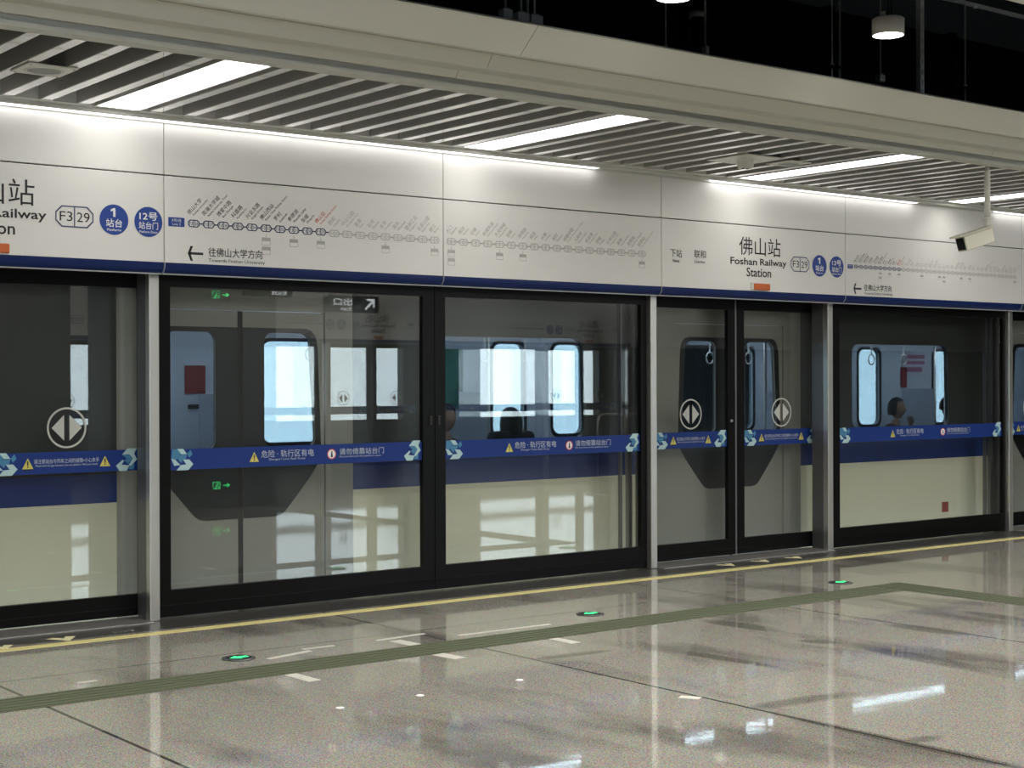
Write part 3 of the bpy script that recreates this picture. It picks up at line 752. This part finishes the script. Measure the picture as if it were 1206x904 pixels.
for x, w, h, l in ((6.19, .075, .06, 'smallest of three grey junction boxes above the cornice top'), (6.32, .095, .055, 'middle grey junction box of three above the cornice top'), (6.435, .10, .055, 'grey junction box nearest the fascia joint above the cornice')):
    hung('hanging_junction_box', x, 8.0, 3.93, w, h, .06, 5.6, l, 'junction box')
hung('hanging_junction_box', 8.03, 8.0, 3.935, .035, .055, .05, 5.6, 'narrow pale junction box alone above the cornice', 'junction box')
hung('hanging_junction_box', 10.02, 8.0, 3.965, .065, .055, .05, 5.6, 'pale junction box under the glowing drum lamp', 'junction box')
for x, z, l in ((9.43, 4.02, 'thin threaded rod with a plate in the dark void, nearest the drum lamp'), (11.15, 4.05, 'thin threaded rod with a plate beyond the slotted hanger channel'), (7.634, 3.93, 'thin threaded rod with a plate under the lamp cut off by the photo edge')):
    r = empty('threaded_rod', (x, 8.0, 3.47), l, 'threaded rod')
    MB().tube([(0, 0, 0), (0, 0, 5.6-3.47)], .006, 8).build('rod', M['galv'], r)
    MB().bbox(-.06, .06, -.04, .04, z-3.47-.02, z-3.47, .003).build('hanger_plate', M['duct'], r)
    MB().lathe([(0, 0), (.014, 0), (.014, .02), (0, .022)], (0, 0, z-3.47), 6, False).build('nut', M['galv'], r)
for x, l in ((5.95, 'dark vertical pipe in the void before the junction boxes'), (6.60, 'dark vertical pipe in the void just past the junction boxes'), (8.35, 'dark vertical pipe in the void between the two drum lamps')):
    r = empty('service_pipe', (x, 8.4, 3.47), l, 'pipe')
    MB().tube([(0, 0, 0), (0, 0, 2.1)], .05, 16).build('pipe_run', M['duct'], r)
    MB().lathe([(.051, 0), (.064, 0), (.064, .04), (.051, .04)], (0, 0, .85), 20).build('clamp', M['galv'], r)
r = empty('cable_rail', (13, 8.0, 4.80), 'thin rail running along the dark void behind the slotted hanger channel', 'cable rail')
MB().bbox(-2.4, 6, .05, .08, -.02, .012, .003).build('rail_bar', M['galv'], r)
MB().lathe([(0, -.03), (.018, -.03), (.018, -.01), (0, -.01)], (-1.62, .06, 0), 10).build('rail_clip', M['white'], r)
MB().tube([(-2, .065, 0), (-2, .065, .78)], .006, 6).tube([(3, .065, 0), (3, .065, .78)], .006, 6).build('rail_hanger', M['galv'], r)
r = empty('air_duct', (9, 9.6, 4.3), 'big dark ventilation duct at the back of the ceiling void', 'air duct')
MB().bbox(-10, 12, -.4, .5, 0, .6, .01).build('duct_body', M['duct'], r)
for k in range(12): MB().box(-9+k*1.8, -8.95+k*1.8, -.43, .53, -.03, .63).build('duct_flange', M['duct'], r)
for k in range(6): MB().tube([(-8.9+k*3.6, -.44, -.03), (-8.9+k*3.6, -.44, 1.3)], .01, 8).build('duct_hanger', M['galv'], r)

# ------------------------------------------------------------------ the train behind the screen
T = empty('metro_train', (10, 9.75, -.05), 'silver and cream metro train with blue stripe standing behind the glass screen', 'train')
TI = Matrix.Translation((-10, -9.75, .05))
def tp(mb, name, m, parent=None):
    mb.moved(TI); return mb.build(name, M[m], parent or T)
YN, YW = 9.75, 12.55
DC = [5.17, 10.10, 15.03]
ZB, ZT = -.35, 2.62
secs = [(1.2, 4.245), (6.095, 9.175), (11.025, 14.105), (15.955, 19.0)]
for i, (a, b) in enumerate(secs):
    tp(MB().box(a, b, YN, YN+.05, ZB, .755), 'lower_side', 'cream')
    tp(MB().box(a, b, YN-.002, YN+.05, .755, .945), 'side_stripe', 'stripe')
    w = [rrect(a+.745, b-.80, 1.09, 1.905, .09, skew=.03, skewl=.0)]
    tp(MB().plate_xz([(a, .945), (b, .945), (b, 2.30), (a, 2.30)], YN, YN+.05, w), 'window_band', 'bandblack')
    tp(MB().box(a+.73, b-.78, YN+.018, YN+.026, 1.075, 1.92), 'window_pane', 'tglass')
    tp(MB().box(a, b, YN, YN+.05, 2.30, ZT), 'upper_side', 'silver')
for c in DC:
    hole = [(c-.69, -.2), (c+.69, -.2), (c+.69, 2.06), (c-.69, 2.06)]
    sd = tp(MB().plate_xz([(c-.925, ZB), (c+.925, ZB), (c+.925, ZT), (c-.925, ZT)], YN-.004, YN+.05, [hole]), 'door_surround', 'silver')
    for s in (-1, 1):
        win = [rrect(.19, .615, 1.085, 1.905, .07, skew=.05)]
        win = [[(c+s*x, z) for x, z in win[0]]]
        lf = [(.02, -.19), (.685, -.19), (.685, 2.055), (.02, 2.055)]
        L = tp(MB().plate_xz([(c+s*x, z) for x, z in lf], YN+.006, YN+.04, win), 'train_door', 'silver')
        dec = [(.022, .592), (.27, .592), (.315, .60), (.35, .62), (.40, .675), (.47, .755), (.56, .86), (.635, .965), (.655, 1.05), (.652, 1.2), (.63, 1.80), (.615, 1.88), (.58, 1.925), (.53, 1.94), (.022, 1.94)]
        tp(MB().plate_xz([(c+s*x, z) for x, z in dec], YN+.002, YN+.006, win), 'door_decal', 'decal', L)
        tp(MB().box(c+min(s*.18, s*.625), c+max(s*.18, s*.625), YN+.018, YN+.026, 1.07, 1.92), 'door_window', 'tglass', L)
        for o_ in (o for o in children(L)): pass
    tp(MB().box(c-.022, c+.022, YN+.008, YN+.038, -.19, 2.055), 'door_seal', 'rubber')
# far side of the car
holes = []
for i, (a, b) in enumerate(secs): holes.append((rrect(a+.745, b-.80, 1.0, 1.93, .09), False))
for c in DC:
    for s in (-1, 1): holes.append((rrect(c-.02+min(s*.19, s*.60), c-.02+max(s*.19, s*.60), 1.0, 1.94, .09), True))
fw = MB().plate_xz([(1.2, ZB), (19, ZB), (19, ZT), (1.2, ZT)], YW-.06, YW, [h for h, _ in holes])
tp(fw, 'inner_lining', 'tint')
fp = MB()
for h, _ in holes:
    x0, x1 = min(p[0] for p in h), max(p[0] for p in h); z0, z1 = min(p[1] for p in h), max(p[1] for p in h)
    tp(MB().box(x0-.02, x1+.02, YW-.035, YW-.027, z0-.02, z1+.02), 'window_pane', 'tglass')
    tp(MB().plate_xz(rrect(x0-.03, x1+.03, z0-.03, z1+.03, .1), YW-.068, YW-.058, [rrect(x0+.002, x1-.002, z0+.002, z1-.002, .09)]), 'window_gasket', 'rubber')
tp(MB().box(1.2, 19, YN+.05, YW-.06, -.12, .02), 'car_floor', 'seat')
roof = [(YN-.0, 2.60), (YN+.10, 2.86), (YN+.45, 3.02), (YW-.45, 3.02), (YW-.10, 2.86), (YW, 2.60), (YW-.1, 2.60), (YW-.5, 2.92), (YN+.5, 2.92), (YN+.1, 2.60)]
tp(MB().prism_x(roof, 1.2, 19), 'roof', 'silver')
tp(MB().prism_x([(YN+.05, 2.12), (YN+.35, 2.22), (YN+.75, 2.24), (YW-.75, 2.24), (YW-.35, 2.22), (YW-.06, 2.12), (YW-.06, 2.18), (YW-.35, 2.28), (YN+.35, 2.28), (YN+.05, 2.18)], 1.2, 19), 'car_ceiling', 'tint')
tp(MB().box(1.2, 1.25, YN, YW, ZB, ZT), 'end_wall', 'tint'); tp(MB().box(18.95, 19, YN, YW, ZB, ZT), 'end_wall', 'tint')
for y in (YN+.85, YW-.85): tp(MB().box(1.6, 18.6, y-.05, y+.05, 2.225, 2.24), 'cabin_light', 'cabin')
for a, b in secs:
    for y0, y1, yb0, yb1 in ((YW-.50, YW-.08, YW-.14, YW-.07), (YN+.07, YN+.50, YN+.06, YN+.13)):
        h = .335 if y0 > 11 else .45
        tp(MB().bbox(a+.25, b-.25, y0, y1, h-.045, h, .015).bbox(a+.25, b-.25, yb0, yb1, h, h+.45, .02), 'bench', 'seat')
        tp(MB().box(a+.3, b-.3, y0+.1, y1-.1, .02, h-.045), 'bench_base', 'tint')
for a, b in secs:
    for x in (a+.12, b-.12):
        for y in (YW-.55, YN+.55): tp(MB().tube([(x, y, .02), (x, y, 2.22)], .017, 12), 'grab_pole', 'steel')
        for y0, y1 in ((YW-.55, YW-.06), (YN+.05, YN+.55)):
            tp(MB().box(x-.008, x+.008, y0, y1, .5, 1.45), 'windscreen', 'tint')
for y in (YN+.75, YW-.75): tp(MB().tube([(1.4, y, 2.02), (18.8, y, 2.02)], .015, 10), 'strap_rail', 'steel')
for x in (6.95, 7.35, 8.86, 9.36, 11.9, 12.5, 13.1, 13.887, 14.6, 15.2):
    y = 11.8
    sh = MB().box(x-.012, x+.012, y-.002, y+.002, 1.86, 2.02)
    sh.tube([(x+.055*math.sin(2*PI*k/20), y, 1.80-.06*math.cos(2*PI*k/20)) for k in range(21)], .009, 8)
    tp(sh, 'strap_handle', 'white')
yp = YW-.066
tp(MB().box(6.07, 6.27, yp-.006, yp, 1.455, 1.705), 'notice', 'poster_r')
tp(MB().box(6.10, 6.24, yp-.004, yp, 1.32, 1.36), 'notice', 'bandblack')
tp(MB().box(8.78, 9.10, yp-.006, yp, 1.28, 1.88), 'notice', 'poster_g')
tp(MB().box(16.05, 16.60, yp-.006, yp, 1.62, 1.90), 'notice', 'poster_w'); tp(MB().box(16.1, 16.45, yp-.010, yp-.006, 1.66, 1.72).box(16.1, 16.5, yp-.010, yp-.006, 1.76, 1.80).box(16.15, 16.5, yp-.010, yp-.006, 1.83, 1.88), 'notice', 'poster_p')
tp(MB().box(16.02, 16.14, yp-.010, yp, 1.46, 1.72), 'notice', 'poster_r')
tp(MB().bbox(13.175, 13.275, 9.742, 9.751, .20, .305, .004), 'red_patch', 'poster_r')  # small dark red plate on the lower side

# ------------------------------------------------------------------ passengers seated in the train
def skin_mesh(name, joints, edges, m, parent=None, sub=2):
    bm = bmesh.new(); L = bm.verts.layers.skin.verify(); vs = []
    for i, (p, rad) in enumerate(joints):
        v = bm.verts.new(p); v[L].radius = (rad, rad); v[L].use_root = (i == 0); vs.append(v)
    for a, b in edges: bm.edges.new((vs[a], vs[b]))
    me = bpy.data.meshes.new(name); bm.to_mesh(me); bm.free()
    o = bpy.data.objects.new(name, me); COL.objects.link(o)
    o.modifiers.new('skin', 'SKIN'); s = o.modifiers.new('sub', 'SUBSURF'); s.levels = s.render_levels = sub
    dg = bpy.context.evaluated_depsgraph_get(); ev = bpy.data.meshes.new_from_object(o.evaluated_get(dg))
    bpy.data.objects.remove(o); ev.name = name
    ev.polygons.foreach_set('use_smooth', [True]*len(ev.polygons))
    return ev
def seated_person(x, y, zs, rz, shirt, label, lean=0., hairlen=0., armup=False, drop=0.):
    """seated figure facing -Y in its own space; origin at floor under the hips, seat height zs"""
    hip = zs+.09
    J = [((0, 0, hip), .115), ((0, .01, hip+.17), .105), ((0, .0+lean*.3, hip+.34), .120), ((0, lean*.6, hip+.45), .085), ((0, -.01+lean*.8, hip+.53-drop*.6), .052), ((0, -.02+lean, hip+.60-drop), .055)]
    Ed = [(0, 1), (1, 2), (2, 3), (3, 4), (4, 5)]
    for s in (-1, 1):
        n = len(J)
        sh = (s*.170, lean*.5, hip+.43+drop*.4)
        if armup and s > 0: el, wr = (.24, -.16, hip+.30), (.10, -.20, hip+.52)
        else: el, wr = (s*.225, -.02, hip+.15), (s*.13, -.24, hip+.08)
        J += [(sh, .058), (el, .042), (wr, .028)]; Ed += [(3, n), (n, n+1), (n+1, n+2)]
        w = Vector(wr); d = (w-Vector(el)).normalized(); side = d.cross(Vector((0, 0, 1))).normalized()
        J.append((tuple(w+d*.06), .027)); Ed.append((n+2, n+3))
        for q in range(4):
            b0 = w+d*.085+side*(q-1.5)*.02; k = len(J)
            ln = (.062, .075, .07, .055)[q]
            J += [(tuple(b0), .010), (tuple(b0+d*ln*.55+Vector((0, 0, -.006))), .009), (tuple(b0+d*ln+Vector((0, 0, -.025))), .0075)]
            Ed += [(n+3, k), (k, k+1), (k+1, k+2)]
        k = len(J); b0 = w+d*.035-side*.032*s
        J += [(tuple(b0), .011), (tuple(b0+d*.04-side*.012*s), .009)]; Ed += [(n+3, k), (k, k+1)]
        k = len(J)
        J += [((s*.09, -.02, hip-.01), .10), ((s*.11, -.42, hip+.0), .068), ((s*.11, -.44, .09), .045), ((s*.12, -.52, .045), .038), ((s*.125, -.62, .035), .03)]
        Ed += [(0, k), (k, k+1), (k+1, k+2), (k+2, k+3), (k+3, k+4)]
    body = skin_mesh('person', J, Ed, None)
    # head: shaped ellipsoid with brow, nose, chin and ears joined into the body mesh
    bm = bmesh.new(); bm.from_mesh(body)
    hz = hip+.715-drop; hc = Vector((0, -.03+lean, hz))
    hb = bmesh.new(); bmesh.ops.create_uvsphere(hb, u_segments=32, v_segments=24, radius=1)
    for v in hb.verts:
        p = v.co.copy(); f = max(0, -p.y)
        X, Y, Z = p.x*.076, p.y*.098, p.z*.120
        if p.z < 0: X *= 1-.22*(-p.z); Y *= 1-.10*(-p.z)
        nose = math.exp(-((p.x/.13)**2+((p.z+.12)/.20)**2))*f; Y -= .022*nose
        eye = (math.exp(-(((p.x-.38)/.16)**2+((p.z-.08)/.12)**2))+math.exp(-(((p.x+.38)/.16)**2+((p.z-.08)/.12)**2)))*f; Y += .010*eye
        lip = math.exp(-((p.x/.28)**2+((p.z+.48)/.07)**2))*f; Y -= .007*lip
        chin = math.exp(-((p.x/.3)**2+((p.z+.85)/.15)**2))*f; Y -= .010*chin
        ear = math.exp(-(((abs(p.x)-1)/.14)**2+((p.y-.05)/.16)**2+((p.z+.05)/.22)**2)); X += math.copysign(.016*ear, p.x)
        v.co = hc+Vector((X, Y, Z))
    tmp = bpy.data.meshes.new('head'); hb.to_mesh(tmp); hb.free(); bm.from_mesh(tmp); bpy.data.meshes.remove(tmp)
    for f in bm.faces: f.smooth = True
    bm.to_mesh(body); bm.free(); body.materials.clear(); body.materials.append(M['skin'])
    o = bpy.data.objects.new('person', body); COL.objects.link(o); o.location = (x, y, .02); o.rotation_euler = (0, 0, rz)
    tag(o, label, 'person')
    hm = MB(); N = 28; R = 14; vs = []
    for i in range(R+1):
        th = PI*.62*i/R
        for k in range(N):
            ph = 2*PI*k/N; fx, fy = math.cos(ph), math.sin(ph)
            t_ = min(th, PI*(.30 if fy < -.35 else .60 + hairlen*.1))
            vs.append((hc.x+.094*math.sin(t_)*fx, hc.y+.010+.116*math.sin(t_)*fy, hc.z+.016+.132*math.cos(t_)-(hairlen*.10 if (i > R*.8 and fy > -.35) else 0)))
    hm.add(vs, [(i*N+k, i*N+(k+1) % N, (i+1)*N+(k+1) % N, (i+1)*N+k) for i in range(R) for k in range(N)], True)
    hm.build('hair', M['hair'], o)
    Js = [((0, 0, hip+.0), .135), ((0, .01, hip+.17), .125), ((0, lean*.3, hip+.34), .138), ((0, lean*.6, hip+.44), .115), ((0, lean*.8-.005, hip+.545), .072)]; Es = [(0, 1), (1, 2), (2, 3), (3, 4)]
    for s in (-1, 1):
        n = len(Js); base = [j for j in J]
        i0 = 6 if s < 0 else 6+3+1+12+2+5
        a = Vector(J[i0][0]); b = Vector(J[i0+1][0]); c = Vector(J[i0+2][0])
        Js += [(tuple(a), .082), (tuple(b), .056), (tuple(b.lerp(c, .8)), .045)]; Es += [(3, n), (n, n+1), (n+1, n+2)]
    me = skin_mesh('jacket', Js, Es, None); me.materials.clear(); me.materials.append(M[shirt]); so = bpy.data.objects.new('jacket', me); COL.objects.link(so); so.parent = o
    Jt = [((0, 0, hip), .13)]; Et = []
    for s in (-1, 1):
        n = len(Jt); Jt += [((s*.09, -.03, hip-.01), .112), ((s*.11, -.42, hip), .082), ((s*.11, -.44, .16), .06)]; Et += [(0, n), (n, n+1), (n+1, n+2)]
    me = skin_mesh('trousers', Jt, Et, None); me.materials.clear(); me.materials.append(M['blackc']); so = bpy.data.objects.new('trousers', me); COL.objects.link(so); so.parent = o
    return o
SY = 12.10
seated_person(7.86, 10.12, .49, PI, 'blackc', 'person in black with their back to the train window, beneath the faded route map', .03, .5, False, .12)
seated_person(7.27, SY, .375, 0, 'navy', 'person in navy at the edge of the bright window in the curved train door', -.02)
seated_person(8.58, SY, .375, 0, 'navy', 'person in navy just past the black frame, facing the passenger in black', -.05)
seated_person(15.36, SY, .375, .3, 'brownc', 'person with short dark hair behind the wide panel under the small route map', -.04, .4, True)
seated_person(16.45, SY, .375, -.2, 'blackc', 'person in dark clothes low in the train window, past the short-haired passenger', .0)

# ------------------------------------------------------------------ the other platform edge, seen mirrored in the glass
for n in ('column_a', 'column_b'): pass
struct(MB().bbox(7.62, 9.70, .75, 1.5, 0, 5.6, .03).build('column', M['column']))
struct(MB().bbox(3.6, 7.12, .75, 1.5, 0, 5.6, .03).build('column.001', M['column']))
YO = -4.62   # mirror of the glass line
def opposite(src, cx_src, cx, dy, label):
    c = copy_tree(src); c.rotation_euler = (0, 0, PI); c.location = (cx+cx_src, dy, 0); c['label'] = label; return c
OFF = 9.2-4.85
opposite(SP[3], 9.8725, 15.325, 4.4, 'white station name sign panel over the middle doors of the opposite platform edge')
opposite(SP[4], 12.39, 17.85, 4.4, 'white sign panel with a small route map on the opposite platform edge')
opposite(SP[3], 9.8725, 20.378, 4.4, 'white station name sign panel over the last doors of the opposite platform edge')
opposite(SP[4], 12.39, 12.80, 4.4, 'white sign panel with a small route map on the opposite platform edge, nearer one')
opposite(SP[0], 3.2025, 10.285, 4.4, 'white sign panel with the 12号 disc on the opposite platform edge')
struct(MB().box(-12, 34, -5.2, -4.835, 2.27, 5.6).build('wall_back.001', M['panel']))
struct(MB().box(-12, 34, -4.835, -4.62, 3.2585, 3.4).build('trim_40', M['bulk2']))
SD = [o for o in bpy.data.objects if o.name.startswith('sliding_door') and o.parent is None]
FP = [o for o in bpy.data.objects if o.name.startswith('platform_screen') and o.parent is None]
PO = [o for o in bpy.data.objects if o.name.startswith('screen_post') and o.parent is None]
SD.sort(key=lambda o: o.name); FP.sort(key=lambda o: o.name)
for c, w in ((10.30, 'nearest'), (15.35, 'middle'), (20.35, 'last')):
    opposite(SD[1], 9.945, c, 4.5, 'locked sliding glass door of the opposite screen, %s pair' % w)
    opposite(SD[2], 9.945, c, 4.5, 'lockless sliding glass door of the opposite screen, %s pair' % w)
    for s in (-1.085, 1.085):
        p = copy_tree(PO[0]); p.location = (c+s, -4.78, 0); p.rotation_euler = (0, 0, PI); p['label'] = 'stainless post of the opposite screen, %s side of its %s doors' % ('near' if s < 0 else 'far', w)
opposite(FP[2], 12.375, 12.825, 4.5, 'wide glass panel of the opposite platform screen, nearer one')
opposite(FP[2], 12.375, 17.85, 4.5, 'wide glass panel of the opposite platform screen, further one')
OPL = [o for o in bpy.data.objects if o.name.startswith('ceiling_light') and o.parent is None]
for x in (3.9, 6.7, 9.5, 12.3, 15.1, 17.9, 20.7):
    c = copy_tree(OPL[0]); c.location = (x, -3.5, 3.25); c['label'] = 'unseen light panel added to light the opposite platform edge'; c['group'] = 'added light panels over the opposite platform edge'  # unseen panels put in to illuminate the opposite edge
SL = [o for o in bpy.data.objects if o.name.startswith('ceiling_strip_light') and o.parent is None]
for x in (9.0, 11.7, 14.4, 17.1, 19.8, 22.5):
    c = copy_tree(SL[0]); c.location = (x, -4.72, 3.24); c['label'] = 'white strip light added to brighten the opposite sign panels'; c['group'] = 'strip lights added over the opposite sign panels'  # strips added to brighten the opposite header in its mirror image
# exit signs on the column and hanging direction signs
def exit_sign(x, y, z, label):
    r = empty('exit_sign', (x, y, z), label, 'exit sign', 'green exit signs on the stone column')
    MB().bbox(-.15, .15, -.012, .0, -.06, .06, .004).moved(Matrix.Rotation(PI, 4, 'Z')).build('sign_case', M['rubber'], r)
    g = MB()
    g.poly_xz([(-.12, -.045), (-.02, -.045), (-.02, .045), (-.12, .045)], 0, [[(-.112, -.037), (-.028, -.037), (-.028, .037), (-.112, .037)]])
    g.poly_xz(circle(-.062, .022, .009, 12), 0); g.poly_xz([(-.09, -.03), (-.08, -.034), (-.06, -.006), (-.045, -.03), (-.038, -.026), (-.054, .008), (-.075, .008)], 0)
    g.poly_xz([(.02, -.007), (.075, -.007), (.075, -.028), (.115, 0), (.075, .028), (.075, .007), (.02, .007)], 0)
    g.v = [(x_, .0135, z_) for x_, y_, z_ in g.v]; g.build('sign_symbol', M['signgreen'], r)
exit_sign(8.90, 1.514, 2.64, 'green exit sign with running figure, high on the stone column'); exit_sign(8.90, 1.514, .28, 'green exit sign with running figure, low on the stone column')
def hanging_sign(x, y, z, w, h, lines, label):
    r = empty('hanging_sign', (x, y, z), label, 'hanging sign', 'dark hanging direction signs')
    MB().bbox(-w/2, w/2, -.05, .05, -h/2, h/2, .006).build('sign_box', M['black'], r)
    t_ = MB()
    for s_, a, b, c, d in lines: text(t_, s_, a, b, c, d, 0, .01)
    if 'arrow' in label:
        t_.poly_xz([(-.30, .07), (-.18, .07), (-.205, .045), (-.255, .045), (-.16, -.05), (-.18, -.07), (-.275, .025), (-.275, -.025), (-.30, -.05)], 0)
    t_.v = [(-px, .052, pz) for px, py, pz in t_.v]; t_.build('sign_lettering', M['signwhite'], r)
    MB().tube([(-w*.4, 0, h/2), (-w*.4, 0, 5.6-z)], .012, 8).tube([(w*.4, 0, h/2), (w*.4, 0, 5.6-z)], .012, 8).build('hanger_rod', M['galv'], r)
hanging_sign(8.85, 2.8, 2.66, .62, .20, [('出口', -.22, .02, -.01, .07), ('Exit', -.22, -.02, -.08, -.03)], 'dark hanging exit sign over the hall in front of the stone column')
hanging_sign(10.0, 2.8, 2.50, .74, .20, [('出口', .02, .28, -.02, .07), ('Exit', .04, .2, -.08, -.04)], 'dark hanging sign with a slanting arrow over the hall')
# stainless barrier standing in the hall
r = empty('barrier_rail', (14.4, 2.9, 0), 'stainless steel crowd barrier standing in the hall', 'barrier')
b = MB()
for x0, x1 in ((-.52, .0), (.02, .56)):
    b.tube([(x0, 0, .02), (x0, 0, 1.0), (x0+.03, 0, 1.07), (x0+.08, 0, 1.1), (x1-.08, 0, 1.1), (x1-.03, 0, 1.07), (x1, 0, 1.0), (x1, 0, .02)], .016, 10)
b.build('rail_tube', M['steel'], r)
MB().tube([(-.52, 0, .75), (.56, 0, .75)], .012, 8).tube([(-.52, 0, .25), (.56, 0, .25)], .012, 8).build('cross_bar', M['steel'], r)
MB().bbox(.25, .38, -.012, .012, .93, 1.03, .004).build('label_plate', M['white'], r)
MB().box(-.56, -.48, -.2, .2, 0, .02).box(.52, .60, -.2, .2, 0, .02).build('foot_plate', M['steel'], r)

# ------------------------------------------------------------------ daylight outside, camera, view
w = bpy.data.worlds.new('daylight'); S.world = w; w.use_nodes = True
bg = w.node_tree.nodes['Background']; bg.inputs[0].default_value = (.80, .93, 1.0, 1); bg.inputs[1].default_value = 5.6
yaw, pit, rol, FPX = .66190703, -.00140135, -.0033757, 1815.287
f = Vector((math.sin(yaw), math.cos(yaw), 0)); rr = Vector((math.cos(yaw), -math.sin(yaw), 0)); up = Vector((0, 0, 1))
f2 = f*math.cos(pit)+up*math.sin(pit); u2 = -f*math.sin(pit)+up*math.cos(pit)
r3 = rr*math.cos(rol)+u2*math.sin(rol); u3 = -rr*math.sin(rol)+u2*math.cos(rol)
cam = bpy.data.cameras.new('camera'); co = bpy.data.objects.new('camera', cam); COL.objects.link(co)
mx = Matrix.Identity(4)
for i in range(3): mx[i][0], mx[i][1], mx[i][2] = r3[i], u3[i], -f2[i]
mx.translation = Vector((0, 0, 1.55)); co.matrix_world = mx
cam.sensor_fit = 'HORIZONTAL'; cam.sensor_width = 36; cam.lens = 36*FPX/1206; cam.clip_start = .05; cam.clip_end = 200
S.camera = co
S.view_settings.view_transform = 'Standard'; S.view_settings.look = 'None'; S.view_settings.gamma = 1
S.view_settings.use_curve_mapping = False; S.view_settings.exposure = 0.5
S.cycles.use_denoising = True; S.cycles.max_bounces = 10; S.cycles.transparent_max_bounces = 24; S.cycles.glossy_bounces = 6; S.cycles.diffuse_bounces = 4
S.cycles.sample_clamp_indirect = 6; S.cycles.caustics_reflective = False
